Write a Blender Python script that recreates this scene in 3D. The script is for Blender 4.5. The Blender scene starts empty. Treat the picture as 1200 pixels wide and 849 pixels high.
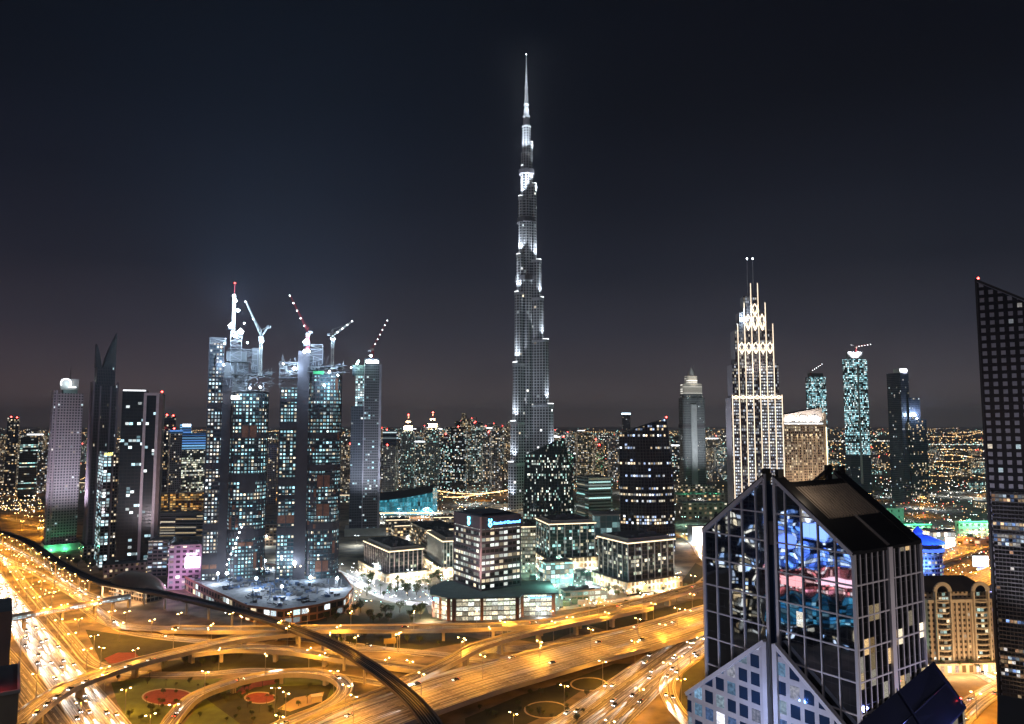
import bpy, bmesh, math, random
from mathutils import Vector, Matrix
random.seed(7)
R = math.radians
sc = bpy.context.scene
COL = sc.collection

# ------------------------------------------------------------------ camera
F = 850.0; HOR = 497.0; CAMZ = 165.0
PITCH = math.atan((HOR-424.5)/F)
SP, CP = math.sin(PITCH), math.cos(PITCH)
cd = bpy.data.cameras.new('camera'); cam = bpy.data.objects.new('camera', cd); COL.objects.link(cam)
cam.location = (0, 0, CAMZ); cam.rotation_euler = (R(90)+PITCH, 0, 0)
cd.sensor_width = 36; cd.sensor_fit = 'HORIZONTAL'; cd.lens = 36*F/1200
cd.clip_start = 1; cd.clip_end = 60000
sc.camera = cam
# ------------------------------------------------------------------ world, fill sun, exposure
w = bpy.data.worlds.new('World'); sc.world = w; w.use_nodes = True
nt = w.node_tree; N = nt.nodes; L = nt.links
bg = N['Background']
tc = N.new('ShaderNodeTexCoord'); sx = N.new('ShaderNodeSeparateXYZ'); L.new(tc.outputs['Generated'], sx.inputs[0])
rp = N.new('ShaderNodeValToRGB'); L.new(sx.outputs['Z'], rp.inputs[0])
stops = [(0.0, (.150,.115,.108)), (.03, (.104,.083,.086)), (.07, (.056,.048,.058)), (.12, (.029,.0285,.041)), (.2, (.0110,.0125,.0215)), (.3, (.0042,.0053,.0115)), (.40, (.0013,.0019,.0053)), (.52, (.0005,.0008,.0028)), (1, (.0003,.0006,.002))]
el = rp.color_ramp.elements
while len(el) < len(stops): el.new(.5)
for e, (p, c) in zip(el, stops): e.position = p; e.color = (*c, 1)
# a browner town glow low on the left, as over the desert suburbs
mr = N.new('ShaderNodeMapRange'); L.new(sx.outputs['X'], mr.inputs[0])
mr.inputs[1].default_value = -.1; mr.inputs[2].default_value = -.6; mr.inputs[3].default_value = 0; mr.inputs[4].default_value = 1
tint = N.new('ShaderNodeMix'); tint.data_type = 'RGBA'; tint.blend_type = 'MULTIPLY'
L.new(mr.outputs[0], tint.inputs[0]); L.new(rp.outputs[0], tint.inputs[6]); tint.inputs[7].default_value = (1.12, .95, .95, 1)
hn = N.new('ShaderNodeTexNoise'); hn.inputs['Scale'].default_value = 2.2; hn.inputs['Detail'].default_value = 4
hm = N.new('ShaderNodeMapping'); hm.inputs['Scale'].default_value = (1,1,3.5); L.new(tc.outputs['Generated'], hm.inputs[0]); L.new(hm.outputs[0], hn.inputs[0])
hr = N.new('ShaderNodeMapRange'); hr.inputs[1].default_value = .3; hr.inputs[2].default_value = .7; hr.inputs[3].default_value = .86; hr.inputs[4].default_value = 1.14; L.new(hn.outputs[0], hr.inputs[0])
veil = N.new('ShaderNodeVectorMath'); veil.operation = 'SCALE'; L.new(tint.outputs[2], veil.inputs[0]); L.new(hr.outputs[0], veil.inputs['Scale'])
L.new(veil.outputs[0], bg.inputs[0]); bg.inputs[1].default_value = 1.0
sd = bpy.data.lights.new('fill_sun', 'SUN'); sd.energy = .2; sd.angle = R(12); sd.color = (.98, .92, 1)  # broad fill light added from behind the camera; also brightens the haze
so = bpy.data.objects.new('fill_sun', sd); COL.objects.link(so); so.rotation_euler = (R(52), 0, R(-28))
vs = sc.view_settings; vs.view_transform = 'Standard'; vs.look = 'None'; vs.exposure = 0; vs.gamma = 1; vs.use_curve_mapping = False
HAZE = .00005; HALO = 2.2
cy = sc.cycles
cy.use_denoising = True; cy.max_bounces = 4; cy.diffuse_bounces = 2; cy.glossy_bounces = 3; cy.transmission_bounces = 2; cy.volume_bounces = 0
cy.sample_clamp_indirect = 2.0; cy.sample_clamp_direct = 0; cy.caustics_reflective = False; cy.caustics_refractive = False
cy.use_light_tree = True

# ------------------------------------------------------------------ pixel <-> world
def ray(px, py):
    xc, yc = (px-600)/F, (424.5-py)/F
    return Vector((xc, CP-yc*SP, SP+yc*CP))
def P(px, py, Y):
    d = ray(px, py); return Vector((0, 0, CAMZ)) + d*(Y/d.y)
def G(px, py, z=0):
    d = ray(px, py); return Vector((0, 0, CAMZ)) + d*((z-CAMZ)/d.z)
def X(px, Y, py=HOR): return P(px, py, Y).x
def Z(py, Y): return P(600, py, Y).z

# ------------------------------------------------------------------ objects
def tag(o, label=None, cat=None, group=None, kind=None):
    if label: o['label'] = label
    if cat: o['category'] = cat
    if group: o['group'] = group
    if kind: o['kind'] = kind
    return o
def thing(name, label, cat, loc=(0,0,0), rz=0, group=None):
    o = bpy.data.objects.new(name, None); COL.objects.link(o); o.empty_display_size = 1
    o.location = loc; o.rotation_euler = (0, 0, rz)
    return tag(o, label, cat, group)
class MB:
    def __init__(s): s.v = []; s.f = []; s.uv = []; s.m = []
    def face(s, pts, mi=0, uv=None):
        i = len(s.v); s.v += [tuple(p) for p in pts]; s.f.append(tuple(range(i, i+len(pts)))); s.m.append(mi)
        s.uv.append(uv or [(p[0], p[1]) for p in pts])
    def wall(s, a, b, z0, z1, mi=0, u0=0, z1b=None):
        z1b = z1 if z1b is None else z1b
        l = math.hypot(b[0]-a[0], b[1]-a[1])
        s.face([(a[0],a[1],z0), (b[0],b[1],z0), (b[0],b[1],z1b), (a[0],a[1],z1)], mi, [(u0,z0), (u0+l,z0), (u0+l,z1b), (u0,z1)])
        return u0+l
    def prism(s, pts, z0, z1, mi=0, top=None, bottom=False):
        u = 0; n = len(pts)
        for i in range(n): u = s.wall(pts[i], pts[(i+1)%n], z0, z1, mi, u)
        s.face([(p[0],p[1],z1) for p in pts], mi if top is None else top)
        if bottom: s.face([(p[0],p[1],z0) for p in reversed(pts)], mi if top is None else top)
    def box(s, x0, x1, y0, y1, z0, z1, mi=0, top=None):
        s.prism([(x0,y0), (x1,y0), (x1,y1), (x0,y1)], z0, z1, mi, top, True)
    def bar(s, p, q, w, mi=0, h=None):
        p, q = Vector(p), Vector(q); d = (q-p)
        if d.length < 1e-6: return
        d.normalize(); up = Vector((0,0,1)) if abs(d.z) < .95 else Vector((1,0,0))
        a = d.cross(up).normalized()*(w/2); b = a.cross(d).normalized()*((h or w)/2)
        c = [a+b, -a+b, -a-b, a-b]
        for i in range(4):
            j = (i+1) % 4; s.face([p+c[i], p+c[j], q+c[j], q+c[i]][::-1], mi)
        s.face([p+x for x in c], mi); s.face([q+x for x in reversed(c)], mi)
    def cyl(s, x, y, r0, r1, z0, z1, n=10, mi=0):
        a = [(x+r0*math.cos(6.2832*i/n), y+r0*math.sin(6.2832*i/n), z0) for i in range(n)]
        b = [(x+r1*math.cos(6.2832*i/n), y+r1*math.sin(6.2832*i/n), z1) for i in range(n)]
        l = 6.2832*max(r0,r1)/n
        for i in range(n):
            j = (i+1) % n; s.face([a[i], a[j], b[j], b[i]], mi, [(i*l,z0), (i*l+l,z0), (i*l+l,z1), (i*l,z1)])
        s.face(b, mi); s.face(a[::-1], mi)
    def octa(s, c, r, mi=0):
        x, y, z = c; q = [(x+r,y,z), (x,y+r,z), (x-r,y,z), (x,y-r,z)]
        for i in range(4):
            s.face([q[i], q[(i+1)%4], (x,y,z+r)], mi); s.face([q[(i+1)%4], q[i], (x,y,z-r)], mi)
    def mesh(s, name, mats):
        me = bpy.data.meshes.new(name); me.from_pydata(s.v, [], s.f)
        for m in (mats if isinstance(mats, (list, tuple)) else [mats]): me.materials.append(m)
        me.polygons.foreach_set('material_index', s.m)
        u = me.uv_layers.new(name='uv'); flat = [c for f in s.uv for p in f for c in p]
        u.data.foreach_set('uv', flat); me.update()
        return me
    def build(s, name, mats, parent=None, smooth=False):
        me = s.mesh(name, mats)
        if smooth:
            bm = bmesh.new(); bm.from_mesh(me); bmesh.ops.remove_doubles(bm, verts=bm.verts, dist=.01); bm.to_mesh(me); bm.free()
            for p in me.polygons: p.use_smooth = True
        o = bpy.data.objects.new(name, me); COL.objects.link(o); o.parent = parent
        return o
def put(me, name, parent=None, loc=(0,0,0), rz=0):
    o = bpy.data.objects.new(name, me); COL.objects.link(o); o.parent = parent; o.location = loc; o.rotation_euler = (0,0,rz); return o
def copy_tree(o, parent=None):
    c = o.copy(); COL.objects.link(c); c.parent = parent
    for ch in o.children: copy_tree(ch, c)
    return c
def lamp(kind, loc, energy, color, parent=None, size=.5, spot=None, aim=None, name='lamp_light', blend=.5):
    d = bpy.data.lights.new(name, kind); d.energy = energy; d.color = color; d.shadow_soft_size = size
    if kind == 'SPOT': d.spot_size = R(spot); d.spot_blend = blend
    o = bpy.data.objects.new(name, d); COL.objects.link(o); o.parent = parent; o.location = loc
    if aim is not None: o.rotation_euler = Vector(aim).to_track_quat('-Z', 'Y').to_euler()
    return o

# ------------------------------------------------------------------ materials
def nm(name):
    m = bpy.data.materials.new(name); m.use_nodes = True; return m, m.node_tree.nodes, m.node_tree.links, m.node_tree.nodes['Principled BSDF']
MC = {}
def mat(name, c, rough=.7, metal=0, vary=.25, scale=.15, spec=.5):
    if name in MC: return MC[name]
    m, n, l, b = nm(name)
    t = n.new('ShaderNodeTexCoord'); no = n.new('ShaderNodeTexNoise'); no.inputs['Scale'].default_value = scale; no.inputs['Detail'].default_value = 6
    l.new(t.outputs['Object'], no.inputs['Vector'])
    mx = n.new('ShaderNodeMix'); mx.data_type = 'RGBA'
    mx.inputs[6].default_value = (*[x*(1-vary) for x in c], 1); mx.inputs[7].default_value = (*[min(1, x*(1+vary)) for x in c], 1)
    l.new(no.outputs[0], mx.inputs[0]); l.new(mx.outputs[2], b.inputs['Base Color'])
    b.inputs['Roughness'].default_value = rough; b.inputs['Metallic'].default_value = metal; b.inputs['Specular IOR Level'].default_value = spec
    MC[name] = m; return m
def glow(name, c, s, sampled=False):
    if name in MC: return MC[name]
    m, n, l, b = nm(name)
    b.inputs['Base Color'].default_value = (.02,.02,.02,1); b.inputs['Emission Color'].default_value = (*c, 1); b.inputs['Emission Strength'].default_value = s
    m.cycles.emission_sampling = 'AUTO' if sampled else 'NONE'
    MC[name] = m; return m
WHITE = [(1,.95,.85), (.85,.95,1), (.7,.95,1), (1,.85,.6)]
COOL = [(.75,.95,1), (.6,.9,1), (.9,1,1), (.5,.85,.95)]
WARM = [(1,.75,.42), (1,.85,.6), (1,.65,.3), (1,.92,.75)]
CREAM = [(1,.95,.72), (.9,1,.75), (1,.9,.65), (.95,1,.9)]
TEAL = [(.4,.9,.85), (.6,1,.95), (.85,1,.95), (1,.9,.6)]
MIXC = [(1,.8,.5), (.75,.9,1), (.5,.9,.85), (1,.95,.85)]
def facade(name, fh, bw, fu, fv, frame, glass, lit, cols, strength, rows=.5, rough=.12, metal=0.0, frough=.6, bump=0, fine=1.0, power=2.0, half=None, clus=1.0):
    """window grid in metres: frame between the panes, dark glass, some panes lit from within"""
    if name in MC: return MC[name]
    m, n, l, b = nm(name)
    def M(op, a, c=None, d=None):
        x = n.new('ShaderNodeMath'); x.operation = op
        for i, v in enumerate((a, c, d)):
            if v is None: continue
            if isinstance(v, (int, float)): x.inputs[i].default_value = v
            else: l.new(v, x.inputs[i])
        return x.outputs[0]
    uv = n.new('ShaderNodeUVMap'); s = n.new('ShaderNodeSeparateXYZ'); l.new(uv.outputs[0], s.inputs[0])
    oi = n.new('ShaderNodeObjectInfo')
    U = M('DIVIDE', s.outputs[0], bw); V = M('DIVIDE', s.outputs[1], fh)
    fU = M('FRACT', U); fV = M('FRACT', V); iU = M('FLOOR', U); iV = M('FLOOR', V)
    mu = M('LESS_THAN', M('ABSOLUTE', M('SUBTRACT', fU, .5)), .5-fu/2)
    mv = M('LESS_THAN', M('ABSOLUTE', M('SUBTRACT', fV, .5)), .5-fv/2)
    mask = M('MULTIPLY', mu, mv)
    cell = n.new('ShaderNodeCombineXYZ')
    l.new(M('ADD', iU, M('MULTIPLY', oi.outputs['Random'], 371)), cell.inputs[0]); l.new(iV, cell.inputs[1]); l.new(M('MULTIPLY', oi.outputs['Random'], 93), cell.inputs[2])
    wn = n.new('ShaderNodeTexWhiteNoise'); wn.noise_dimensions = '3D'; l.new(cell.outputs[0], wn.inputs[0])
    wr = n.new('ShaderNodeTexWhiteNoise'); wr.noise_dimensions = '1D'; l.new(M('ADD', iV, M('MULTIPLY', oi.outputs['Random'], 517)), wr.inputs['W'])
    cl = n.new('ShaderNodeTexNoise'); cl.inputs['Scale'].default_value = .31; cl.inputs['Detail'].default_value = 1; l.new(cell.outputs[0], cl.inputs[0])
    th = M('MULTIPLY', M('ADD', 1-rows, M('MULTIPLY', M('POWER', wr.outputs[0], 2) if rows < .9 else M('GREATER_THAN', wr.outputs[0], .70), rows*3)), lit)
    th = M('MULTIPLY', th, M('POWER', M('MULTIPLY', cl.outputs[0], 2), clus))
    on = M('LESS_THAN', wn.outputs[0], th)
    sc2 = n.new('ShaderNodeSeparateColor'); l.new(wn.outputs['Color'], sc2.inputs[0])
    rp = n.new('ShaderNodeValToRGB'); rp.color_ramp.interpolation = 'CONSTANT'; e = rp.color_ramp.elements
    while len(e) < len(cols): e.new(.5)
    for i, c in enumerate(cols): e[i].position = i/len(cols); e[i].color = (*c, 1)
    l.new(sc2.outputs[1], rp.inputs[0])
    fn = n.new('ShaderNodeTexNoise'); fn.inputs['Scale'].default_value = 1.1*fine; fn.inputs['Detail'].default_value = 3; l.new(uv.outputs[0], fn.inputs[0])
    br = M('ADD', .12, M('POWER', sc2.outputs[2], power))
    br = M('MULTIPLY', br, M('MULTIPLY', M('POWER', fn.outputs[0], 1.5), 3.0))
    if half: br = M('MULTIPLY', br, M('GREATER_THAN', fV, half))
    est = M('MULTIPLY', M('MULTIPLY', M('MULTIPLY', mask, on), br), strength)
    l.new(rp.outputs[0], b.inputs['Emission Color']); l.new(est, b.inputs['Emission Strength'])
    gn = n.new('ShaderNodeTexNoise'); gn.inputs['Scale'].default_value = .35; gn.inputs['Detail'].default_value = 5; l.new(uv.outputs[0], gn.inputs[0])
    fr = n.new('ShaderNodeMix'); fr.data_type = 'RGBA'; fr.inputs[6].default_value = (*[x*.7 for x in frame], 1); fr.inputs[7].default_value = (*[min(1,x*1.3) for x in frame], 1); l.new(gn.outputs[0], fr.inputs[0])
    mx = n.new('ShaderNodeMix'); mx.data_type = 'RGBA'; l.new(mask, mx.inputs[0]); l.new(fr.outputs[2], mx.inputs[6]); mx.inputs[7].default_value = (*glass, 1)
    l.new(mx.outputs[2], b.inputs['Base Color'])
    rm = n.new('ShaderNodeMix'); l.new(mask, rm.inputs[0]); rm.inputs[2].default_value = frough; rm.inputs[3].default_value = rough; l.new(rm.outputs[0], b.inputs['Roughness'])
    if metal: l.new(M('MULTIPLY', mask, metal), b.inputs['Metallic'])
    if bump:
        bn = n.new('ShaderNodeTexNoise'); bn.inputs['Scale'].default_value = .16; bn.inputs['Detail'].default_value = .6; l.new(uv.outputs[0], bn.inputs[0])
        ad = bn.outputs[0]
        bp = n.new('ShaderNodeBump'); bp.inputs['Strength'].default_value = bump; bp.inputs['Distance'].default_value = 1; l.new(ad, bp.inputs['Height']); l.new(bp.outputs[0], b.inputs['Normal'])
    m.cycles.emission_sampling = 'NONE'
    MC[name] = m; return m
def roadmat(name, base, lanes, lw=3.6, line=.2):
    if name in MC: return MC[name]
    m, n, l, b = nm(name)
    def M(op, a, c=None):
        x = n.new('ShaderNodeMath'); x.operation = op
        for i, v in enumerate((a, c)):
            if v is None: continue
            if isinstance(v, (int, float)): x.inputs[i].default_value = v
            else: l.new(v, x.inputs[i])
        return x.outputs[0]
    uv = n.new('ShaderNodeUVMap'); s = n.new('ShaderNodeSeparateXYZ'); l.new(uv.outputs[0], s.inputs[0])
    a = s.outputs[0]; d = s.outputs[1]
    off = .5*lw if lanes % 2 else 0
    q = M('SUBTRACT', M('FRACT', M('ADD', M('DIVIDE', M('ADD', a, off), lw), .5)), .5)       # 0 on a lane line
    ln = M('LESS_THAN', M('ABSOLUTE', q), line/lw)
    edge = M('GREATER_THAN', M('ABSOLUTE', a), lanes*lw/2-.5)
    out = M('LESS_THAN', M('ABSOLUTE', a), lanes*lw/2+line)
    dash = M('LESS_THAN', M('FRACT', M('DIVIDE', d, 18)), .7)
    mark = M('MULTIPLY', M('MULTIPLY', ln, M('MAXIMUM', dash, edge)), out)
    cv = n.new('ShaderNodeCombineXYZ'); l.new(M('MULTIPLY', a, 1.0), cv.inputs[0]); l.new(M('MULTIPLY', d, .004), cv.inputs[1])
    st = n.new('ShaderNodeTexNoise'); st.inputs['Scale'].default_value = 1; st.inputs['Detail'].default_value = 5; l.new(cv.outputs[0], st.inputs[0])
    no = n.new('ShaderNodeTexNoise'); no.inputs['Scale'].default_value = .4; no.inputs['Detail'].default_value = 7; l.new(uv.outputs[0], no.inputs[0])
    trail_streaks = M('ADD', M('MULTIPLY', st.outputs[0], .85), M('MULTIPLY', no.outputs[0], .15))  # surface wear plus pale lengthwise streaks painted in for headlight trails
    rp = n.new('ShaderNodeValToRGB'); l.new(trail_streaks, rp.inputs[0]); e = rp.color_ramp.elements
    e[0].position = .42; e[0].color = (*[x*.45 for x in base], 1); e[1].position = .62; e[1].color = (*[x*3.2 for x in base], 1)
    mx = n.new('ShaderNodeMix'); mx.data_type = 'RGBA'; l.new(mark, mx.inputs[0]); l.new(rp.outputs[0], mx.inputs[6]); mx.inputs[7].default_value = (.6,.6,.58,1)
    l.new(mx.outputs[2], b.inputs['Base Color']); b.inputs['Roughness'].default_value = .55
    MC[name] = m; return m

concrete = mat('concrete', (.48,.45,.40), .8, scale=.2)
dark_metal = mat('dark_metal', (.05,.05,.055), .45, .6)
steel = mat('steel', (.45,.45,.46), .4, .7)
roof_dark = mat('roof_dark', (.05,.052,.06), .85, scale=.12, vary=.5)
roof_grey = mat('roof_grey', (.16,.16,.165), .85, scale=.12, vary=.4)
brownwall = mat('brown_stone', (.23,.16,.13), .8)
cream = mat('cream_stone', (.5,.43,.34), .8)
white_panel = mat('white_panel', (.62,.61,.62), .5)
redlamp = glow('red_obstruction_glow', (1,.05,.04), 25)
whiteglow = glow('white_lamp_glow', (.85,.95,1), 30)
sodiumglow = glow('sodium_lamp_glow', (1,.62,.22), 40)
tealglow = glow('teal_lamp_glow', (.55,1,.88), 25)
warmstrip = glow('warm_strip_glow', (1,.78,.5), 2.2)
whitestrip = glow('white_strip_glow', (.92,.97,1), 3.0)

# ------------------------------------------------------------------ ground
def ground_mat():
    m, n, l, b = nm('city_ground')
    t = n.new('ShaderNodeTexCoord')
    vo = n.new('ShaderNodeTexVoronoi'); vo.inputs['Scale'].default_value = .012; l.new(t.outputs['Object'], vo.inputs[0])
    no = n.new('ShaderNodeTexNoise'); no.inputs['Scale'].default_value = .05; no.inputs['Detail'].default_value = 9; l.new(t.outputs['Object'], no.inputs[0])
    rp = n.new('ShaderNodeValToRGB'); e = rp.color_ramp.elements; l.new(no.outputs[0], rp.inputs[0])
    e[0].position = .35; e[0].color = (.07,.065,.05,1); e[1].position = .68; e[1].color = (.3,.24,.17,1)
    mx = n.new('ShaderNodeMix'); mx.data_type = 'RGBA'; mx.blend_type = 'MULTIPLY'; mx.inputs[0].default_value = .55
    l.new(rp.outputs[0], mx.inputs[6]); l.new(vo.outputs['Color'], mx.inputs[7])
    l.new(rp.outputs[0], b.inputs['Base Color']); b.inputs['Roughness'].default_value = .9
    return m
g = MB(); g.face([(-30000,-3000,0), (30000,-3000,0), (30000,40000,0), (-30000,40000,0)])
tag(g.build('ground', ground_mat()), kind='structure')

# ------------------------------------------------------------------ roads
def spline(pts, step=5.0):
    out = []
    n = len(pts)
    for i in range(n-1):
        p0, p1, p2, p3 = pts[max(i-1,0)], pts[i], pts[i+1], pts[min(i+2,n-1)]
        k = max(2, int((p2-p1).length/step))
        for j in range(k):
            t = j/k; t2 = t*t; t3 = t2*t
            out.append(.5*((2*p1)+(p2-p0)*t+(2*p0-5*p1+4*p2-p3)*t2+(3*p1-p0-3*p2+p3)*t3))
    out.append(pts[-1]); return out
class Ribbon:
    def __init__(s, pts):
        s.p = spline(pts); s.n = []; s.d = [0]
        for i in range(len(s.p)):
            a, b = s.p[max(i-1,0)], s.p[min(i+1,len(s.p)-1)]; t = (b-a); t.z = 0; t.normalize()
            s.n.append(Vector((t.y, -t.x, 0)))           # to the right of travel
            if i: s.d.append(s.d[-1]+(s.p[i]-s.p[i-1]).length)
    def at(s, d, off=0):
        d = max(0, min(d, s.d[-1]-.01)); i = 0
        while i < len(s.d)-2 and s.d[i+1] < d: i += 1
        t = (d-s.d[i])/max(1e-6, s.d[i+1]-s.d[i]); p = s.p[i].lerp(s.p[i+1], t); nn = s.n[i].lerp(s.n[i+1], t).normalized()
        return p+nn*off, math.atan2(nn.x, -nn.y)        # heading angle of travel
ROADS = {}; ZI = [0]
def road(key, name, pix, width, lanes, z=0.0, base=(.10,.093,.085), pier_every=38, piers=True):
    zs = z if isinstance(z, (list, tuple)) else [z]*len(pix)
    ZI[0] += 1; eps = .03+.02*ZI[0]
    r = Ribbon([G(px, py, zz)+Vector((0,0,eps)) for (px, py), zz in zip(pix, zs)]); ROADS[key] = r
    r.w = width; r.lanes = lanes
    m = MB(); h = width/2; elev = max(zs) > 2
    def sec(i):
        p, n = r.p[i], r.n[i]; up = Vector((0,0,1))
        q = [p+n*o for o in (-h, -h+.55, h-.55, h)]
        if p.z > 2: par, th = 1.15, min(1.7, p.z-.2)
        else: par, th = .14, .02
        return (q, par, th, p, n)
    for i in range(len(r.p)-1):
        a, b = sec(i), sec(i+1); up = Vector((0,0,1)); d0, d1 = r.d[i], r.d[i+1]
        m.face([a[0][1], a[0][2], b[0][2], b[0][1]][::-1], 0, [(-h+.55,d0), (h-.55,d0), (h-.55,d1), (-h+.55,d1)][::-1])
        for sgn, o, inn in ((-1,0,1), (1,3,2)):
            A, B, Ai, Bi = a[0][o], b[0][o], a[0][inn], b[0][inn]
            f = [[Ai, Bi, Bi+up*b[1], Ai+up*a[1]], [Ai+up*a[1], Bi+up*b[1], B+up*b[1], A+up*a[1]], [A+up*a[1], B+up*b[1], B-up*b[2], A-up*a[2]]]
            for q in f: m.face(q if sgn < 0 else q[::-1], 1, [(0,d0), (0,d1), (1,d1), (1,d0)])
        if elev: m.face([a[0][0]-up*a[2], b[0][0]-up*b[2], b[0][3]-up*b[2], a[0][3]-up*a[2]][::-1], 1)
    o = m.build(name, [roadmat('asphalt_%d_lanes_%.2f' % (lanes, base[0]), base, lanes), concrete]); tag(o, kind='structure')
    if elev and piers:
        d = pier_every*.5
        while d < r.d[-1]:
            p, hd = r.at(d)
            if p.z > 4.5:
                q = MB(); q.box(-1.1, 1.1, -min(3.2, h*.35), min(3.2, h*.35), 0, p.z-2.6); q.box(-1.3, 1.3, -h*.72, h*.72, p.z-2.6, p.z-1.72)
                c = q.build('pier', concrete, o); c.location = (p.x, p.y, 0); c.rotation_euler = (0,0,hd)
            d += pier_every
    return r
A_ = (.20,.185,.165)
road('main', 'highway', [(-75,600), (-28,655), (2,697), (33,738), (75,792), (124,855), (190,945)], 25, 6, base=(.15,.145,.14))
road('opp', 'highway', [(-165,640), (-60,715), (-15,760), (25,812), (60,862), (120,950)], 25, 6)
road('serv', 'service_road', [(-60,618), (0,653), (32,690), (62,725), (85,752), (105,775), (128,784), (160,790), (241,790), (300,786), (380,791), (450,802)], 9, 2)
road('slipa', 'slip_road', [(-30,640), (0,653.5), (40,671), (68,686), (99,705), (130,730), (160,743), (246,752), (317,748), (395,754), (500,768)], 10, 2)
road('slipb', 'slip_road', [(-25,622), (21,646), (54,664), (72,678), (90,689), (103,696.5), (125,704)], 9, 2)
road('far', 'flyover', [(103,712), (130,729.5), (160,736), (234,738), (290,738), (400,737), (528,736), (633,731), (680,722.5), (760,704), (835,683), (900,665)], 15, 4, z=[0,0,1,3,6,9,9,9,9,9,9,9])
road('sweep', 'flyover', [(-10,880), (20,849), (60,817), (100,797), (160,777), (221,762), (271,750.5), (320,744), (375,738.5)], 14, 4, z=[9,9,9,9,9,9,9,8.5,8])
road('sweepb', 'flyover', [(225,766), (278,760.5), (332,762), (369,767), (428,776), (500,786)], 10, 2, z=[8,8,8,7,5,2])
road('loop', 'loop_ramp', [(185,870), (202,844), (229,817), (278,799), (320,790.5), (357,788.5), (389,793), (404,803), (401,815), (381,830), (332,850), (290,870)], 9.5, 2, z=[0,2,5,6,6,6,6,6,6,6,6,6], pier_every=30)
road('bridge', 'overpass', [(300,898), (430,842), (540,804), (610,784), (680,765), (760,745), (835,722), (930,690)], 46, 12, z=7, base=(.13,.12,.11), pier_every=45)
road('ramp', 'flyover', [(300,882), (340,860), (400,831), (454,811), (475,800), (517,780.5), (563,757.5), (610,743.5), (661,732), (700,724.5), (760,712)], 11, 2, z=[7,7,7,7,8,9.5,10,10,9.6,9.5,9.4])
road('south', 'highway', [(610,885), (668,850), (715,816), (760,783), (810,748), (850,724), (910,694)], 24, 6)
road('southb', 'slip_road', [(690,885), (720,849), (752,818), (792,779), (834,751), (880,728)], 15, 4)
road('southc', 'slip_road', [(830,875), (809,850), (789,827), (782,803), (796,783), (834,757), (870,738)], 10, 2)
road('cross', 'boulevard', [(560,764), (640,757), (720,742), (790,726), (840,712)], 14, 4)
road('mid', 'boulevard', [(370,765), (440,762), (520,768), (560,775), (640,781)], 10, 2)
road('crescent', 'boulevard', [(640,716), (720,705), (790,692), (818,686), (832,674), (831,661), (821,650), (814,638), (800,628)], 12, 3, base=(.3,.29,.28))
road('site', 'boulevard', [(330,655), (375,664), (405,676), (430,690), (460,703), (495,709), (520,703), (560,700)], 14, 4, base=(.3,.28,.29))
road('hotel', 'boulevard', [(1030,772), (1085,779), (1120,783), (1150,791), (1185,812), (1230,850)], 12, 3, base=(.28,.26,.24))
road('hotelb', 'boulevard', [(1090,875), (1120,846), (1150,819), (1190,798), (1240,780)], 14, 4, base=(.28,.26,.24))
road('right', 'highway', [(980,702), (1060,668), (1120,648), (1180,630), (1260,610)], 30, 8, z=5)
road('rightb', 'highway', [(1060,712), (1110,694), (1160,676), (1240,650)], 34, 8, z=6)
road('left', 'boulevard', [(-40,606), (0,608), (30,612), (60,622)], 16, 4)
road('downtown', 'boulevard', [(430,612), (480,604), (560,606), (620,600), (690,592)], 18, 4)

def patch(name, pix, m, z, ell=None):
    if ell:
        cx, cyy, rx, ry = ell; pix = [(cx+rx*math.cos(i*.2618), cyy-ry*math.sin(i*.2618)) for i in range(24)]
    b = MB(); pts = [G(px, py)+Vector((0,0,z)) for px, py in pix]
    nrm = sum(((pts[i].x*pts[(i+1)%len(pts)].y-pts[(i+1)%len(pts)].x*pts[i].y) for i in range(len(pts))))
    if nrm < 0: pts.reverse()
    b.face(pts); return tag(b.build(name, m), kind='structure')
grass = mat('lawn_grass', (.085,.125,.03), .95, vary=.75, scale=.12)
dgrass = mat('dark_ground_cover', (.03,.036,.015), .95, vary=.8, scale=.16)
redbed = mat('red_flower_bed', (.24,.05,.04), .95, vary=.6, scale=.35)
pathm = mat('pale_path', (.42,.36,.28), .9)
sandm = mat('sand', (.34,.26,.16), .95, vary=.35)
pz = [.010]
def pp(*a, **k):
    pz[0] += .0006; patch(*a, pz[0], **k)
pp('lawn', [(130,800), (165,795), (225,797), (262,795), (232,812), (205,833), (190,860), (160,860), (138,825)], grass)
pp('lawn', [(205,862), (240,818), (285,800), (330,794), (385,797), (398,808), (380,826), (340,845), (300,865)], grass)
for b in ([(100,738), (150,745), (235,754), (160,772), (118,776)], [(188,776), (270,766), (360,770), (385,781), (280,787), (190,789)], [(355,747), (530,742), (565,750), (470,766), (395,759)],
          [(545,842), (610,815), (660,800), (695,800), (640,838), (590,862), (545,862)], [(615,768), (690,748), (720,748), (640,775)], [(660,800), (720,778), (745,778), (700,805)], [(800,790), (836,762), (838,860), (815,850), (795,822)],
          [(570,745), (650,736), (690,733), (640,755)], [(690,733), (820,702), (835,705), (830,716), (720,742)], [(640,690), (760,700), (800,680), (815,660), (830,668), (815,686), (720,702)], [(300,700), (420,722), (500,718), (520,728), (380,733), (310,728)],
          [(420,700), (450,706), (500,712), (505,727), (420,728)], [(240,818), (290,806), (390,802), (380,826), (340,845), (300,862)]):
    pp('ground_cover', b, dgrass)
def ringp(cx, cyy, rx, ry): pp('garden_path', None, pathm, ell=(cx, cyy, rx+2.2, ry+1.2))
ringp(197,817,29,9); pp('flower_bed', None, redbed, ell=(197,817,29,9))
ringp(305,818,17,6); pp('flower_bed', None, redbed, ell=(305,818,17,6))
pp('flower_bed', [(276,812), (288,801), (328,796), (322,802), (298,806), (284,814)], redbed)
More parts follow.
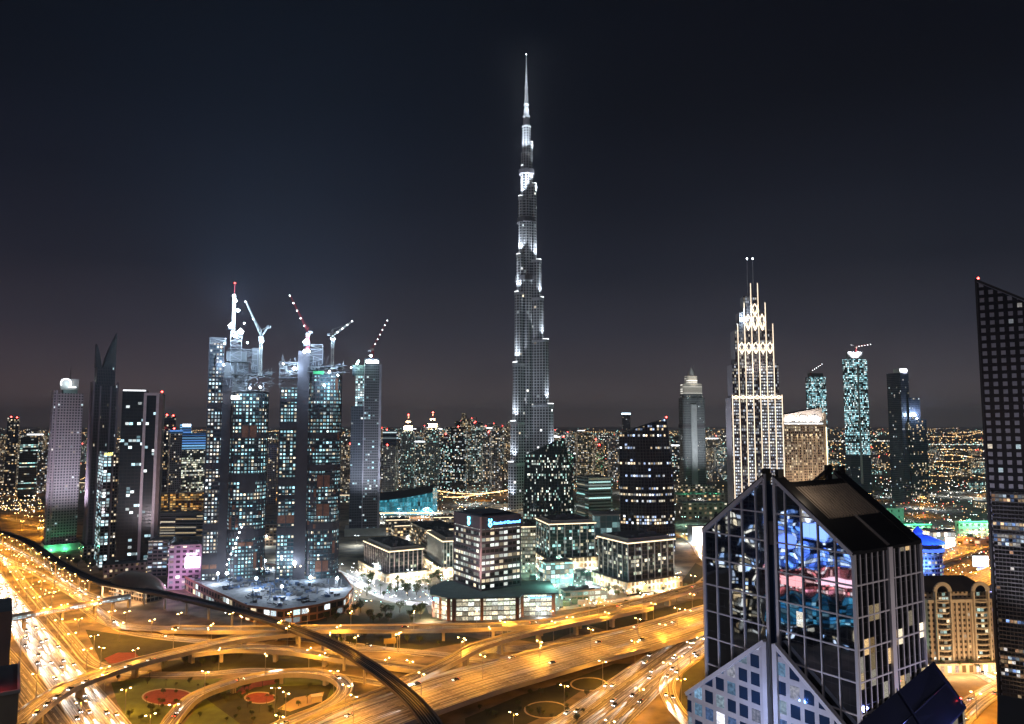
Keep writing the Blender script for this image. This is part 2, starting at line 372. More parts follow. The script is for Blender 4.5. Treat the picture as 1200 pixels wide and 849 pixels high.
pp('flower_bed', [(122,772), (138,765), (158,765), (163,770), (150,776), (128,778)], redbed)
ringp(640,832,24,9); pp('ground_cover', None, dgrass, ell=(640,832,24,9))
ringp(690,802,20,7); pp('ground_cover', None, dgrass, ell=(690,802,20,7))
pp('sand_patch', [(325,831), (345,818), (380,811), (376,822), (340,834)], sandm)
pp('plaza', [(405,668), (440,672), (520,690), (535,700), (505,706), (470,702), (440,693), (410,680)], mat('pale_paving', (.27,.27,.28), .7))
pp('forecourt', [(1075,772), (1090,777), (1165,790), (1200,800), (1200,849), (1120,849), (1085,800)], mat('tan_paving', (.36,.27,.18), .8, vary=.35))

# ------------------------------------------------------------------ street lamps
def lamp_proto(name, label, cat, group, glowm, color, energy, h=14):
    t = thing(name, label, cat, (0,0,0), 0, group)
    m = MB(); m.cyl(0, 0, .22, .12, 0, h, 6); m.bar((-2.1,0,h), (2.1,0,h), .12); m.build('pole', steel, t)
    for s in (-1, 1):
        q = MB(); q.box(-.45, .45, -.22, .22, -.12, .12); q.build('lamp_head', glowm, t).location = (s*2.3, 0, h-.05)
    lamp('SPOT', (0,0,h-.3), energy, color, t, .6, 168, (0,0,-1), blend=.25)
    return t
SOD = 31000
LP = lamp_proto('street_lamp', 'twin headed street lamp glowing orange on a tall pole beside a road', 'street lamp', 'sodium street lamps along the roads', sodiumglow, (1,.385,.03), SOD)
WP = lamp_proto('white_street_lamp', 'twin headed street lamp with white light in the downtown streets', 'plaza lamp', 'white street lamps downtown', whiteglow, (.8,.92,1), SOD*1.5)  # white version of the street lamp, spread over the city streets
TP = lamp_proto('floodlight_mast', 'floodlight mast with greenish white lamps over the lit work yard', 'floodlight', 'greenish floodlights round the yard', tealglow, (.45,1,.85), SOD*.9)
for o in (LP, WP, TP): o.location = (0, -400, 0)
used = set()
def place_lamp(pr, p, rz=0):
    if id(pr) not in used: used.add(id(pr)); o = pr
    else: o = copy_tree(pr)
    o.location = p; o.rotation_euler = (0,0,rz); return o
def lamps_along(key, every, offs, start=10, pr=LP, d1=None):
    r = ROADS[key]; d = start; k = 0
    while d < min(r.d[-1], d1 or 1e9):
        for off in offs:
            p, hd = r.at(d, off)
            pj = p-Vector((0,0,CAMZ)); yy = pj.y*CP+pj.z*SP
            if yy > 5:
                px = 600+F*pj.x/yy
                if -60 < px < 1260 and yy < 1500: place_lamp(pr, p, hd+math.pi/2)
        d += every; k += 1
lamps_along('main', 49, [-13.2], 15); lamps_along('opp', 56, [-13.2], 40)
lamps_along('slipa', 51, [5.4]); lamps_along('slipb', 42, [5]); lamps_along('far', 47, [7.2]); lamps_along('sweep', 47, [-6.6], 20)
lamps_along('loop', 42, [4.6]); lamps_along('ramp', 49, [5.2]); lamps_along('bridge', 47, [0], 12); lamps_along('sweepb', 53, [-4.7]); lamps_along('serv', 59, [-5], 120)
lamps_along('south', 51, [-12.4]); lamps_along('southb', 51, [8]); lamps_along('southc', 47, [5.4]); lamps_along('cross', 53, [-7.4]); lamps_along('mid', 53, [5.4])
lamps_along('crescent', 47, [6.4]); lamps_along('hotel', 42, [-6.5]); lamps_along('hotelb', 47, [7.4]); lamps_along('right', 40, [-9,9]); lamps_along('rightb', 40, [-10,10]); lamps_along('left', 70, [8])
lamps_along('site', 47, [7.4], pr=WP); lamps_along('downtown', 70, [9], pr=WP)
for px, py in ((322,836), (140,752), (595,745), (668,745), (420,712), (300,690)): place_lamp(LP, G(px, py))
for px, py in ((440,676), (480,684), (520,694), (418,640), (470,616), (540,600), (760,585), (830,590), (850,600), (700,575), (1030,640), (1075,635), (1110,632), (600,640), (690,700), (780,668), (310,640), (250,600), (560,590), (790,600)): place_lamp(WP, G(px, py))
rl = random.Random(77)  # further lamps added at random to brighten the ground between buildings
for _ in range(34): place_lamp(LP, G(rl.uniform(985,1165), rl.uniform(575,715)))
for _ in range(26): place_lamp(WP, G(rl.uniform(985,1165), rl.uniform(575,650)))
for _ in range(40): place_lamp(rl.choice((WP,LP,TP)), G(rl.uniform(640,850), rl.uniform(570,640)))
for _ in range(40): place_lamp(WP if rl.random() < .7 else LP, G(rl.uniform(430,620), rl.uniform(575,640)))
for _ in range(24): place_lamp(LP, G(rl.uniform(0,50) if _ % 2 else rl.uniform(180,330), rl.uniform(570,632)))
for px, py in ((630,655), (655,668), (668,690), (690,686), (640,700), (660,640), (622,676), (705,600), (690,590), (800,598), (830,580)): place_lamp(TP, G(px, py))

# ------------------------------------------------------------------ traffic: cars stopped in the instant of the picture, lamps on
headm = glow('headlamp_glow', (.95,.97,1), 14); tailm = glow('tail_lamp_glow', (1,.08,.04), 14)
carglass = mat('car_glass', (.02,.025,.03), .1, spec=.8); tyre = mat('tyre_rubber', (.02,.02,.02), .9)
def car_mesh(name, paint, L_=4.6, W_=1.85, H_=1.5, suv=0):
    m = MB(); x0, x1, w = -L_/2, L_/2, W_/2
    prof = [(x0,.35), (x0,.85+suv*.2), (x0+.25,.95+suv*.2), (x0+.95,1.0+suv*.1), (x1-1.35,.98), (x1-.2,.8), (x1,.65), (x1,.35)]
    for s in (-1, 1):
        f = [(x, s*w, z) for x, z in prof]; m.face(f if s > 0 else f[::-1], 0)
    for i in range(len(prof)):
        a, b = prof[i], prof[(i+1)%len(prof)]; m.face([(a[0],-w,a[1]), (a[0],w,a[1]), (b[0],w,b[1]), (b[0],-w,b[1])], 0)
    cab = [(x0+.3+.3*(1-suv),1.0), (x0+.75+.5*(1-suv),H_), (x1-2.2,H_), (x1-1.35,1.0)]; wi = w*.82
    for i in range(3):
        a, b = cab[i], cab[i+1]; A, B = (w*.94 if a[1] < 1.1 else wi), (w*.94 if b[1] < 1.1 else wi)
        m.face([(a[0],-A,a[1]), (a[0],A,a[1]), (b[0],B,b[1]), (b[0],-B,b[1])], 0 if i == 1 else 1)
    for s in (-1, 1):
        f = [(x, s*(w*.94 if z < 1.1 else wi), z) for x, z in cab]; m.face(f if s > 0 else f[::-1], 1)
    for sx in (x0+.85, x1-.85):
        for s in (-1, 1):
            for k in range(10):
                t0, t1 = k*.6283, (k+1)*.6283; c = (sx, s*(w+.02), .34)
                m.face([c, (sx+.34*math.cos(t0), c[1], .34+.34*math.sin(t0)), (sx+.34*math.cos(t1), c[1], .34+.34*math.sin(t1))], 2)
    for s in (-1, 1):
        m.box(x1-.05, x1+.06, s*w*.68-.25, s*w*.68+.25, .58, .80, 3); m.box(x0-.06, x0+.05, s*w*.72-.2, s*w*.72+.2, .68, .86, 4)
    return m.mesh(name, [paint, carglass, tyre, headm, tailm])
cars = [(car_mesh('pale_car', mat('white_car_paint', (.7,.7,.7), .3), 4.6), 'white car with lit headlamps on an orange lit road'),
        (car_mesh('dark_car', mat('dark_car_paint', (.03,.03,.035), .3), 4.5), 'dark car with lit headlamps on an orange lit road'),
        (car_mesh('silver_suv', mat('silver_car_paint', (.4,.41,.42), .3, .5), 4.9, 1.95, 1.8, 1), 'silver estate car with lit headlamps on an orange lit road')]
hl = bpy.data.lights.new('headlight_beam', 'SPOT'); hl.energy = 420000; hl.color = (1,.92,.8); hl.spot_size = R(10); hl.spot_blend = 1.0; hl.shadow_soft_size = .4
NC = [0]
def traffic(key, lanes, spacing, direction=1, d0=0, d1=1e9):
    r = ROADS[key]
    for off in lanes:
        d = d0+random.uniform(0, spacing)
        while d < min(r.d[-1]-3, d1):
            p, hd = r.at(d, off); pj = p-Vector((0,0,CAMZ)); yy = pj.y*CP+pj.z*SP; zz = -pj.y*SP+pj.z*CP
            if yy > 5 and -30 < 600+F*pj.x/yy < 1230 and 424.5-F*zz/yy < 880:
                me, lab = random.choice(cars)
                o = put(me, 'car', None, p, hd+(0 if direction > 0 else math.pi)); tag(o, lab, 'car', 'cars driving over the interchange')
                b = bpy.data.objects.new('headlight_beam', hl); COL.objects.link(b); b.parent = o; b.location = (2.5,0,.9)
                b.rotation_euler = Vector((1,0,-.016)).to_track_quat('-Z','Y').to_euler(); NC[0] += 1
            d += spacing*random.uniform(.7, 1.3)
traffic('main', [-9,-5.4,-1.8,1.8,5.4,9], 62, 1)
traffic('serv', [-1.8,1.8], 60, 1, 0, 420); traffic('slipa', [-1.8], 60, 1); traffic('slipb', [0], 45, 1)
traffic('far', [-1.8], 90, 1); traffic('sweep', [4.4], 13, -1, 0, 150); traffic('loop', [0], 70, 1)
traffic('bridge', [-19.8,-9, 5.4], 95, -1)
traffic('south', [-9,-5.4,5.4,9], 60, -1); traffic('southb', [-5.4,1.8], 80, -1); traffic('southc', [-1.8,1.8], 45, -1)
traffic('crescent', [0], 45, -1); traffic('site', [3], 60, 1); traffic('hotel', [-2,2], 45, 1); traffic('hotelb', [-3,3], 50, 1)
print('cars', NC[0])

# ------------------------------------------------------------------ metro viaduct, station, footbridge
def metro():
    r = Ribbon([G(px, py, 13) for px, py in ((-40,610), (-10,621), (30,634), (60,654), (90,671), (120,683), (160,690), (200,698), (240,707), (300,722), (380,751), (430,779), (470,809), (498,838), (520,872))])
    t = thing('metro_viaduct', 'dark curved elevated metro track sweeping across the interchange', 'viaduct', (0,0,0))
    a, b, c = MB(), MB(), MB()
    for i in range(len(r.p)-1):
        p, q, n, k = r.p[i], r.p[i+1], r.n[i], r.n[i+1]; u = Vector((0,0,1)); d0, d1 = r.d[i], r.d[i+1]
        def strip(mb, o0, z0, o1, z1):
            mb.face([p+n*o0+u*z0, q+k*o0+u*z0, q+k*o1+u*z1, p+n*o1+u*z1], 0, [(o0,d0), (o0,d1), (o1,d1), (o1,d0)])
        strip(a, -4.6, 0, 4.6, 0); strip(a, 3.0, -2.2, -3.0, -2.2)
        strip(a, 4.6, 0, 4.9, 1.1); strip(a, -4.9, 1.1, -4.6, 0)
        strip(a, 4.9, 1.1, 5.2, 1.1); strip(a, 5.2, 1.1, 5.0, -.6); strip(a, 5.0, -.6, 3.0, -2.2)
        strip(a, -5.2, 1.1, -4.9, 1.1); strip(a, -5.0, -.6, -5.2, 1.1); strip(a, -3.0, -2.2, -5.0, -.6)
        for o in (-2.9, -1.5, 1.5, 2.9):
            strip(b, o-.09, .2, o+.09, .2); strip(b, o+.09, .2, o+.09, .02); strip(b, o-.09, .02, o-.09, .2)
        strip(c, -4.55, .06, -.35, .06); strip(c, .35, .06, 4.55, .06)
    a.build('deck', mat('viaduct_concrete', (.10,.088,.085), .8), t); b.build('rails', mat('rail_steel', (.05,.05,.052), .5, .5), t); c.build('track_bed', mat('track_bed', (.006,.006,.008), .9, spec=.1), t)
    d = 14
    while d < r.d[-1]:
        p, hd = r.at(d); m = MB(); m.cyl(0, 0, 1.0, 1.0, 0, p.z-3.6, 12); m.cyl(0, 0, 1.0, 2.6, p.z-3.6, p.z-2.2, 12)
        m.build('pier', concrete, t).location = (p.x, p.y, 0); d += 32
    return r
MR = metro()
def station():
    c = G(160, 690, 8); c.z = 0
    dirv = G(205,698,13)-G(115,681,13); rz = math.atan2(dirv.y, dirv.x)
    t = thing('metro_station', 'shell shaped metro station with bronze roof on the viaduct', 'station', c, rz)
    n, k = 28, 14; Lh, Wh, Hh = 43, 15, 15; rings = []
    for i in range(n+1):
        s = -1+2*i/n; f = max(0, 1-abs(s)**2.2)**.75
        rings.append([(s*Lh, Wh*f*math.cos(math.pi*j/k), 9+Hh*f*math.sin(math.pi*j/k)-1.5*(1-f)) for j in range(k+1)])
    m = MB()
    for i in range(n):
        for j in range(k):
            m.face([rings[i][j], rings[i][j+1], rings[i+1][j+1], rings[i+1][j]][::-1], 0, [(i*3,j*3), (i*3,j*3+3), (i*3+3,j*3+3), (i*3+3,j*3)])
    m.build('roof_shell', mat('bronze_cladding', (.2,.145,.115), .4, .5, scale=.3), t, True)
    b = MB(); b.prism([(-30,-9), (30,-9), (30,9), (-30,9)], 0, 9, 0, 0); b.build('concourse', facade('station_glass', 4, 4, .15, .3, (.25,.2,.16), (.02,.02,.02), .35, WARM, 1.2), t)
    s = MB(); s.box(-34, 34, -12.5, 12.5, 8.6, 9.2); s.build('platform_slab', concrete, t)
    for q in (-24, -8, 8, 24): lamp('POINT', (q, -16, 6), 9000, (1,.6,.3), t)
station()
def footbridge():
    a, b = G(8, 728, 8), G(152, 699, 10); d = b-a; l = d.length; rz = math.atan2(d.y, d.x)
    t = thing('footbridge', 'enclosed footbridge with lit window band crossing the highway', 'footbridge', (a.x, a.y, 0), rz)
    m = MB(); m.box(0, l, -2.6, 2.6, 7.4, 8.3, 0); m.box(0, l, -2.5, 2.5, 10.6, 11, 0)
    pts = [(-2.9,11), (-2.2,12.0), (0,12.5), (2.2,12.0), (2.9,11)]
    for i in range(4):
        p, q = pts[i], pts[i+1]; m.face([(0,p[0],p[1]), (l,p[0],p[1]), (l,q[0],q[1]), (0,q[0],q[1])][::-1], 0)
    m.build('roof_and_deck', mat('footbridge_cladding', (.3,.22,.16), .6), t)
    g_ = MB(); g_.box(.2, l-.2, -2.45, 2.45, 8.32, 10.58); g_.build('window_band', facade('footbridge_glass', 2.3, 3.2, .1, .12, (.2,.2,.2), (.1,.1,.1), 2.0, COOL, 1.3, 0), t)
    for x in (12, 40, 66, 95, l-14):
        if x < l: q = MB(); q.box(-.8, .8, -1.6, 1.6, 0, 7.38); q.build('pier', concrete, t).location = (x, 0, 0)
footbridge()

# ------------------------------------------------------------------ building helpers
def frame(pxl, pxn, pxr, Yn, a, py=HOR):
    """near corner at pxn, right face along angle a to pxr, left face to pxl -> root location, W, D"""
    k = lambda px: X(px, 1.0, py)
    xn = k(pxn)*Yn; c, s = math.cos(a), math.sin(a); kr, kl = k(pxr), k(pxl)
    W = (kr*Yn-xn)/(c-kr*s); D = (kl*Yn-xn)/(-s-kl*c)
    if not 3 < D < 95: D = 30.0
    if not 3 < W < 140: W = 40.0
    return Vector((xn, Yn, 0)), W, D
def rect(W, D, i=0): return [(i,i), (W-i,i), (W-i,D-i), (i,D-i)]
def obst(t, x, y, z, r=.9):
    m = MB(); m.cyl(0, 0, .15, .15, 0, 2.0, 6, 0); m.octa((0,0,2.4), r, 1); o = m.build('obstruction_light', [dark_metal, redlamp], t); o.location = (x, y, z); return o
def roof_clutter(t, W, D, z, n, seed, m=None, hmax=3.5, off=0):
    rr = random.Random(seed)
    for _ in range(n):
        w, d, h = rr.uniform(1.5,6), rr.uniform(1.5,5), rr.uniform(1,hmax); x, y = rr.uniform(2, max(2.1,W-w-2)), rr.uniform(2, max(2.1,D-d-2))
        b = MB(); b.box(0, w, 0, d, 0, h); b.build('roof_unit', m or roof_grey, t).location = (x+off, y+off, z+.01)
def letters(t, name, x, y, z, w, h, m, rz=0, seed=0, n=7):
    """raised lit letter shapes of a sign too small to read"""
    rr = random.Random(seed); b = MB(); cw = w/n
    for i in range(n):
        x0 = i*cw; k = rr.randrange(4)
        b.box(x0, x0+cw*.25, -.3, 0, 0, h)
        if k != 1: b.box(x0+cw*.26, x0+cw*.72, -.3, 0, h*.78, h)
        if k != 2: b.box(x0+cw*.26, x0+cw*.72, -.3, 0, h*.4, h*.6)
        if k in (1,3): b.box(x0+cw*.26, x0+cw*.72, -.3, 0, 0, h*.2)
        if k in (0,2): b.box(x0+cw*.5, x0+cw*.74, -.3, 0, 0, h*.39)
    o = b.build(name, m, t); o.location = (x, y, z); o.rotation_euler = (0,0,rz); return o
def flood(t, loc, aim, energy, color=(1,1,1), spot=70, size=1.0): return lamp('SPOT', loc, energy, color, t, size, spot, aim, 'uplight_or_fill', .8)  # also places added facade fill where no fixture stands

# ------------------------------------------------------------------ the tallest tower
def supertall():
    Y = 1354; x0 = X(617.5, Y)
    t = thing('skyscraper', 'tallest spired tower in the centre with silver setback tiers', 'skyscraper', (x0, Y, 0))
    fm = facade('supertall_facade', 5.2, 5.6, .36, .34, (.50,.52,.56), (.025,.03,.04), .016, [(1,.95,.85),(.85,.95,1),(1,.8,.55),(1,1,1)], 2.2, .7, .22, 0, .3)
    band = mat('silver_band', (.62,.64,.68), .35, .6); mech = mat('mechanical_louvre', (.10,.10,.115), .5, .5)
    zz = lambda py: Z(py, Y)
    wings = {218: [(41,zz(541)), (36,zz(494)), (31,zz(426)), (26.5,zz(344)), (22.5,zz(300)), (18,zz(232)), (12,zz(196))],
             340: [(56,zz(530)), (51,zz(474)), (42.5,zz(399)), (33,zz(350)), (28.5,zz(306)), (19.5,zz(217)), (12.5,zz(168))],
             98: [(56,zz(520)), (48,zz(450)), (40,zz(372)), (33,zz(325)), (26,zz(262)), (18,zz(205)), (11,zz(160))]}
    for ang, tiers in wings.items():
        a = R(ang); ca, sa = math.cos(a), math.sin(a); z0 = 0; m = MB(); bands = []
        for i, (rad, zt) in enumerate(tiers):
            hw = 11.5-1.0*i; pts = [(0,-hw)]; nose = hw*.9
            for k in range(9):
                q = -math.pi/2+math.pi*k/8; pts.append((rad-nose+nose*math.cos(q), hw*math.sin(q)))
            pts.append((0,hw)); wp = [(x*ca-y*sa, x*sa+y*ca) for x, y in pts]
            m.prism(wp, z0, zt, 0, 1)
            wp2 = [((x*1.0+.5)*ca-y*1.05*sa, (x+.5)*sa+y*1.05*ca) for x, y in pts]
            cap = MB(); cap.prism(wp2, zt-6, zt-1.2, 0, 0, True); led = MB(); bands.append((cap, led))
            nx = tiers[i+1][0] if i+1 < len(tiers) else rad-8
            led.prism([((x)*ca-y*sa, x*sa+y*ca) for x, y in [(nx+.5,-hw*.55), (rad-.6,-hw*.5), (rad+.4,0), (rad-.6,hw*.5), (nx+.5,hw*.55)]], zt+.05, zt+1.4, 0, 0)
            # uplights standing on the ledge, washing the next tier
            e = 1.1e5*(.55+.1*i)
            for sy in (-.5, .5):
                lx, ly = rad+7, sy*hw*1.6
                flood(t, (lx*ca-ly*sa, lx*sa+ly*ca, max(z0, 25)+2), (-.30*ca, -.30*sa, 1), e*1.8, (.86,.93,1), 60)
            z0 = zt
        w_ = m.build('wing', [fm, roof_grey], t); [(c_.build('mechanical_band', band, w_), l_.build('ledge_light', whitestrip, w_)) for c_, l_ in bands]
    for fx, fy in ((-150,-150), (150,-150), (-40,-170)): flood(t, (fx, fy, 15), (-fx, -fy, 380), 1.3e5, (.85,.92,1), 70, 4)  # broad spots added to even out the tower's brightness
    c = MB(); zc = 0
    for rad, zt in ((17,zz(330)), (14.5,zz(236)), (11,zz(180)), (8.5,zz(148))):
        c.cyl(0, 0, rad, rad*.97, zc, zt, 18, 0); zc = zt-.01
    c.build('core', fm, t)
    s = MB(); lv = [(148,6.2), (140,5.2), (128,4.0), (112,3.0), (96,2.0), (80,1.2), (65,.5)]
    for i in range(len(lv)-1): s.cyl(0, 0, lv[i][1]*1.05, lv[i+1][1]*1.15, zz(lv[i][0]), zz(lv[i+1][0]), 10)
    for py, r_ in ((150,9), (138,7), (124,5.2), (104,3.4)): s.cyl(0, 0, r_, r_, zz(py), zz(py)+3, 12)
    s.build('spire', mat('spire_steel', (.72,.75,.8), .4, .3), t)
    for k, (py, e) in enumerate(((228,9e5), (185,7e5), (150,5e5), (120,3e5))):
        for q in (200, 270, 340): flood(t, (22*math.cos(R(q)), 22*math.sin(R(q)), zz(py)), (-.22*math.cos(R(q)), -.22*math.sin(R(q)), 1), e*.6, (.85,.93,1), 50)
    for k, py in enumerate((205,262,330)):
        b = MB(); b.cyl(0, 0, 19-3*(2-k)*1.2+3, 19-3*(2-k)*1.2+3, zz(py), zz(py)+9, 18); b.build('mechanical_floor', mech, t)
    p = MB(); p.cyl(0, 0, 75, 75, 0, 12, 28); p.build('podium', facade('podium_glass', 4, 4, .2, .3, (.4,.36,.3), (.05,.05,.05), .7, WARM, 1.2), t)
    o = MB(); o.octa((0,0,zz(64)), .9); o.build('tip_light', whiteglow, t)
supertall()

# ------------------------------------------------------------------ left group
def simple_tower(name, label, cat, fr, h, fm, roofm=roof_dark, group=None, base=None, py0=HOR):
    loc, W, D = fr; t = thing(name, label, cat, loc, 0, group); return t, W, D
def tower_lilac():
    a = R(38); loc, W, D = frame(48, 63, 93, 960, a, 560)
    t = thing('apartment_tower', 'pale lilac apartment tower with punched windows and lit crown', 'tower', loc, a)
    f = facade('lilac_facade', 3.7, 3.3, .42, .45, (.40,.375,.42), (.03,.03,.05), .04, WHITE, 1.5, .3, .5)
    f2 = facade('lilac_side_facade', 3.7, 3.6, .62, .4, (.36,.32,.37), (.03,.03,.05), .06, WHITE, 1.5, .3, .5)
    zt = Z(461, 960); zc = Z(441, 960)
    m = MB(); m.prism(rect(W, D), 0, zt, 0, 1); m.build('tower_body', [f, roof_dark], t)
    w = MB(); w.prism([(-5,2), (-.01,2), (-.01,D-2), (-5,D-2)], 0, zt+4, 0, 1); w.build('side_wing', [f2, roof_dark], t)
    b = MB(); b.prism(rect(W, D, W*.22), zt, zt+10, 0, 1); b.build('crown_block', [mat('teal_crown', (.25,.35,.36), .5), roof_dark], t)
    fn = MB(); fn.box(W*.1, W*.82, W*.2, W*.2+.8, zt+5, zc-3); fn.box(W*.2, W*.2+.8, D*.2, D*.8, zt+5, zc-3); fn.build('crown_screen', mat('pale_screen', (.5,.5,.52), .5), t)
    arc = MB()
    for k in range(10):
        q0, q1 = R(-30+24*k), R(-30+24*(k+1)); arc.bar((6*math.cos(q0),0,6*math.sin(q0)), (6*math.cos(q1),0,6*math.sin(q1)), 1.3)
    arc.bar((3,0,-5), (12,0,-5), 1.2)
    o = arc.build('lit_emblem', whitestrip, t); o.location = (W*.3, W*.2-.9, zc-9)
    s = MB(); s.cyl(W*.5, D*.5, .8, .15, zc-3, zc+16, 6); s.build('spire', steel, t)
    p = MB(); p.prism([(-7,-6), (W+6,-6), (W+6,D+6), (-7,D+6)], 0, 9, 0, 1); p.build('podium', [mat('podium_pale', (.5,.48,.5), .7), roof_grey], t)
    flood(t, (W*.5, -90, 60), (0,.9,.7), 3.4e5, (.95,.86,1), 90, 3); flood(t, (-60, D*.5, 60), (.9,0,.7), 2e5, (.95,.85,1), 90, 3)  # added fill spots hung in mid-air to lift both facades
    for k in range(3): lamp('POINT', (-14+k*15, -10, 2.5), 5000, (.1,1,.35), t, .8)
    lamp('POINT', (W*.35, W*.2-6, zc-10), 2500, (.8,1,1), t)
tower_lilac()
def tower_horns():
    a = R(37); loc, W, D = frame(90, 106, 134, 915, a, 540)
    t = thing('office_tower', 'dark glass tower with two curved horns on its roof', 'tower', loc, a)
    f = facade('dark_fin_facade', 3.9, 1.9, .4, .2, (.10,.09,.11), (.012,.02,.03), .012, WHITE, 1.2, .3, .4)
    zt = Z(430, 915); zh = Z(388, 915)
    m = MB(); m.prism(rect(W, D), 0, zt-22, 0, 1); m.prism(rect(W, D, 3), zt-22, zt, 0, 1); m.build('tower_body', [f, roof_dark], t)
    pil = mat('mauve_pilaster', (.27,.23,.28), .6)
    for x, y in ((0,0), (W*.28,0), (W*.72,0), (W,0), (0,D*.3), (0,D*.7), (0,D)):
        q = MB(); q.box(-.9, .9, -.9, .9, 0, zt-18-(6 if 0 < x < W else 0)); q.build('pilaster', pil, t).location = (x, y, 0)
    for (x0, x1, hh, nm_) in ((W*.38, W*.92, zh, 'horn'), (W*.06, W*.34, zt+(zh-zt)*.66, 'horn')):
        b = MB(); n = 10; big = hh == zh
        cv = [((x0+(x1-x0)*i/n if big else x1-(x1-x0)*i/n), zt+(hh-zt)*(1-(1-i/n)**1.5 if not big else (i/n)**.75)) for i in range(n+1)]; xe = x1 if big else x0
        for i in range(n):
            (xa, za), (xb, zb) = cv[i], cv[i+1]
            for yy, fl in ((D*.3, big), (D*.7, not big)): f4 = [(xa,yy,za), (xe,yy,za), (xe,yy,zb), (xb,yy,zb)]; b.face(f4 if fl else f4[::-1])
            b.face([(xa,D*.3,za), (xa,D*.7,za), (xb,D*.7,zb), (xb,D*.3,zb)]); b.face([(xe,D*.3,za), (xe,D*.7,za), (xe,D*.7,zb), (xe,D*.3,zb)])
        b.build(nm_, mat('horn_screen', (.05,.055,.065), .4), t)
    p = MB(); p.prism([(-4,-10), (W+4,-10), (W+4,D), (-4,D)], 0, 16, 0, 1); p.build('podium', [facade('podium_stone', 4, 4, .4, .4, (.2,.17,.17), (.02,.02,.02), .15, WARM, 1), roof_dark], t)
    flood(t, (W*.5, -80, 60), (0,.9,.7), 2.5e5, (.9,.85,1), 90, 3)  # added spot lifting the dark facade, no fixture there
tower_horns()
def tower_mid():
    a = R(36); loc, W, D = frame(113, 119, 141, 850, a, 590)
    t = thing('office_tower', 'shorter dark tower with yellow sign and bright window column', 'tower', loc, a)
    f = facade('bright_column_facade', 3.6, 4.2, .3, .3, (.12,.10,.11), (.015,.02,.03), .55, COOL, 2.2, .6)
    f2 = facade('mid_dark_facade', 3.6, 3, .4, .4, (.09,.08,.09), (.012,.015,.02), .2, WARM, 1.6, .4)
    zt = Z(530, 850)
    m = MB(); m.prism([(W*.5,0), (W,0), (W,D), (W*.5,D)], 0, zt-3, 1, 2); m.prism([(0,.5), (W*.5,.5), (W*.5,D), (0,D)], 0, zt, 0, 2); m.build('tower_body', [f, f2, roof_dark], t)
    letters(t, 'roof_sign', 1, .2, zt-4, W*.45, 3, glow('yellow_sign_glow', (1,.85,.2), 4), 0, 3, 5); obst(t, W*.9, 1, zt, .6); 
    q = MB(); q.box(W*.5-.8, W*.5+.8, -.6, .49, 0, zt-2); q.build('pilaster', mat('mauve_pilaster', (.27,.23,.28)), t)
tower_mid()
def tower_frame():
    a = R(21); loc, W, D = frame(136, 139, 187, 815, a, 560)
    t = thing('office_tower', 'dark glass tower in a pale portal frame with white roof line', 'tower', loc, a)
    f = facade('frame_tower_glass', 3.8, 4.0, .12, .25, (.04,.045,.05), (.012,.022,.028), .10, COOL, 2.0, .85, .3)
    f2 = facade('frame_tower_inner', 3.8, 4.0, .12, .25, (.03,.035,.04), (.01,.018,.024), .12, COOL, 1.8, .7, .3)
    zt = Z(457, 815)
    m = MB(); m.prism([(0,0), (W*.58,0), (W*.58,D), (0,D)], 0, zt, 0, 1); m.build('left_block', [f, roof_dark], t)
    m = MB(); m.prism([(W*.58+.01,1.5), (W*.86,1.5), (W*.86,D), (W*.58+.01,D)], 0, zt-6, 0, 1); m.build('right_block', [f2, roof_dark], t)
    fm = mat('lilac_frame', (.60,.52,.56), .6)
    b = MB(); b.box(W*.53, W*.60, -1.2, 1.2, 0, zt-3); b.box(W*.84, W*.91, -1.2, 1.4, 0, zt-3); b.box(W*.60, W*.84, -1.2, 1.2, zt-6, zt-3); b.build('portal_frame', fm, t)
    b = MB(); b.prism([(W*.91,0), (W,1), (W,D), (W*.91,D)], 0, zt-4); b.build('side_wall', mat('brown_side', (.2,.15,.14), .8), t)
    r = MB(); r.box(.5, W*.57, -.4, -.02, zt-1.2, zt); r.build('roof_light_line', whitestrip, t); obst(t, W*.97, 2, zt-4, 1.2)
    flood(t, (W*.7, -80, 50), (0,.9,.7), 1.6e5, (1,.84,.9), 90, 3)  # frontal fill spot, an addition without a fixture
    p = MB(); p.prism([(-8,-22), (W+6,-14), (W+6,D), (-8,D)], 0, 14, 0, 1); p.build('podium', [facade('mauve_podium', 5, 5, .5, .5, (.36,.28,.27), (.03,.03,.03), .2, WARM, 1.5), roof_dark], t)
tower_frame()

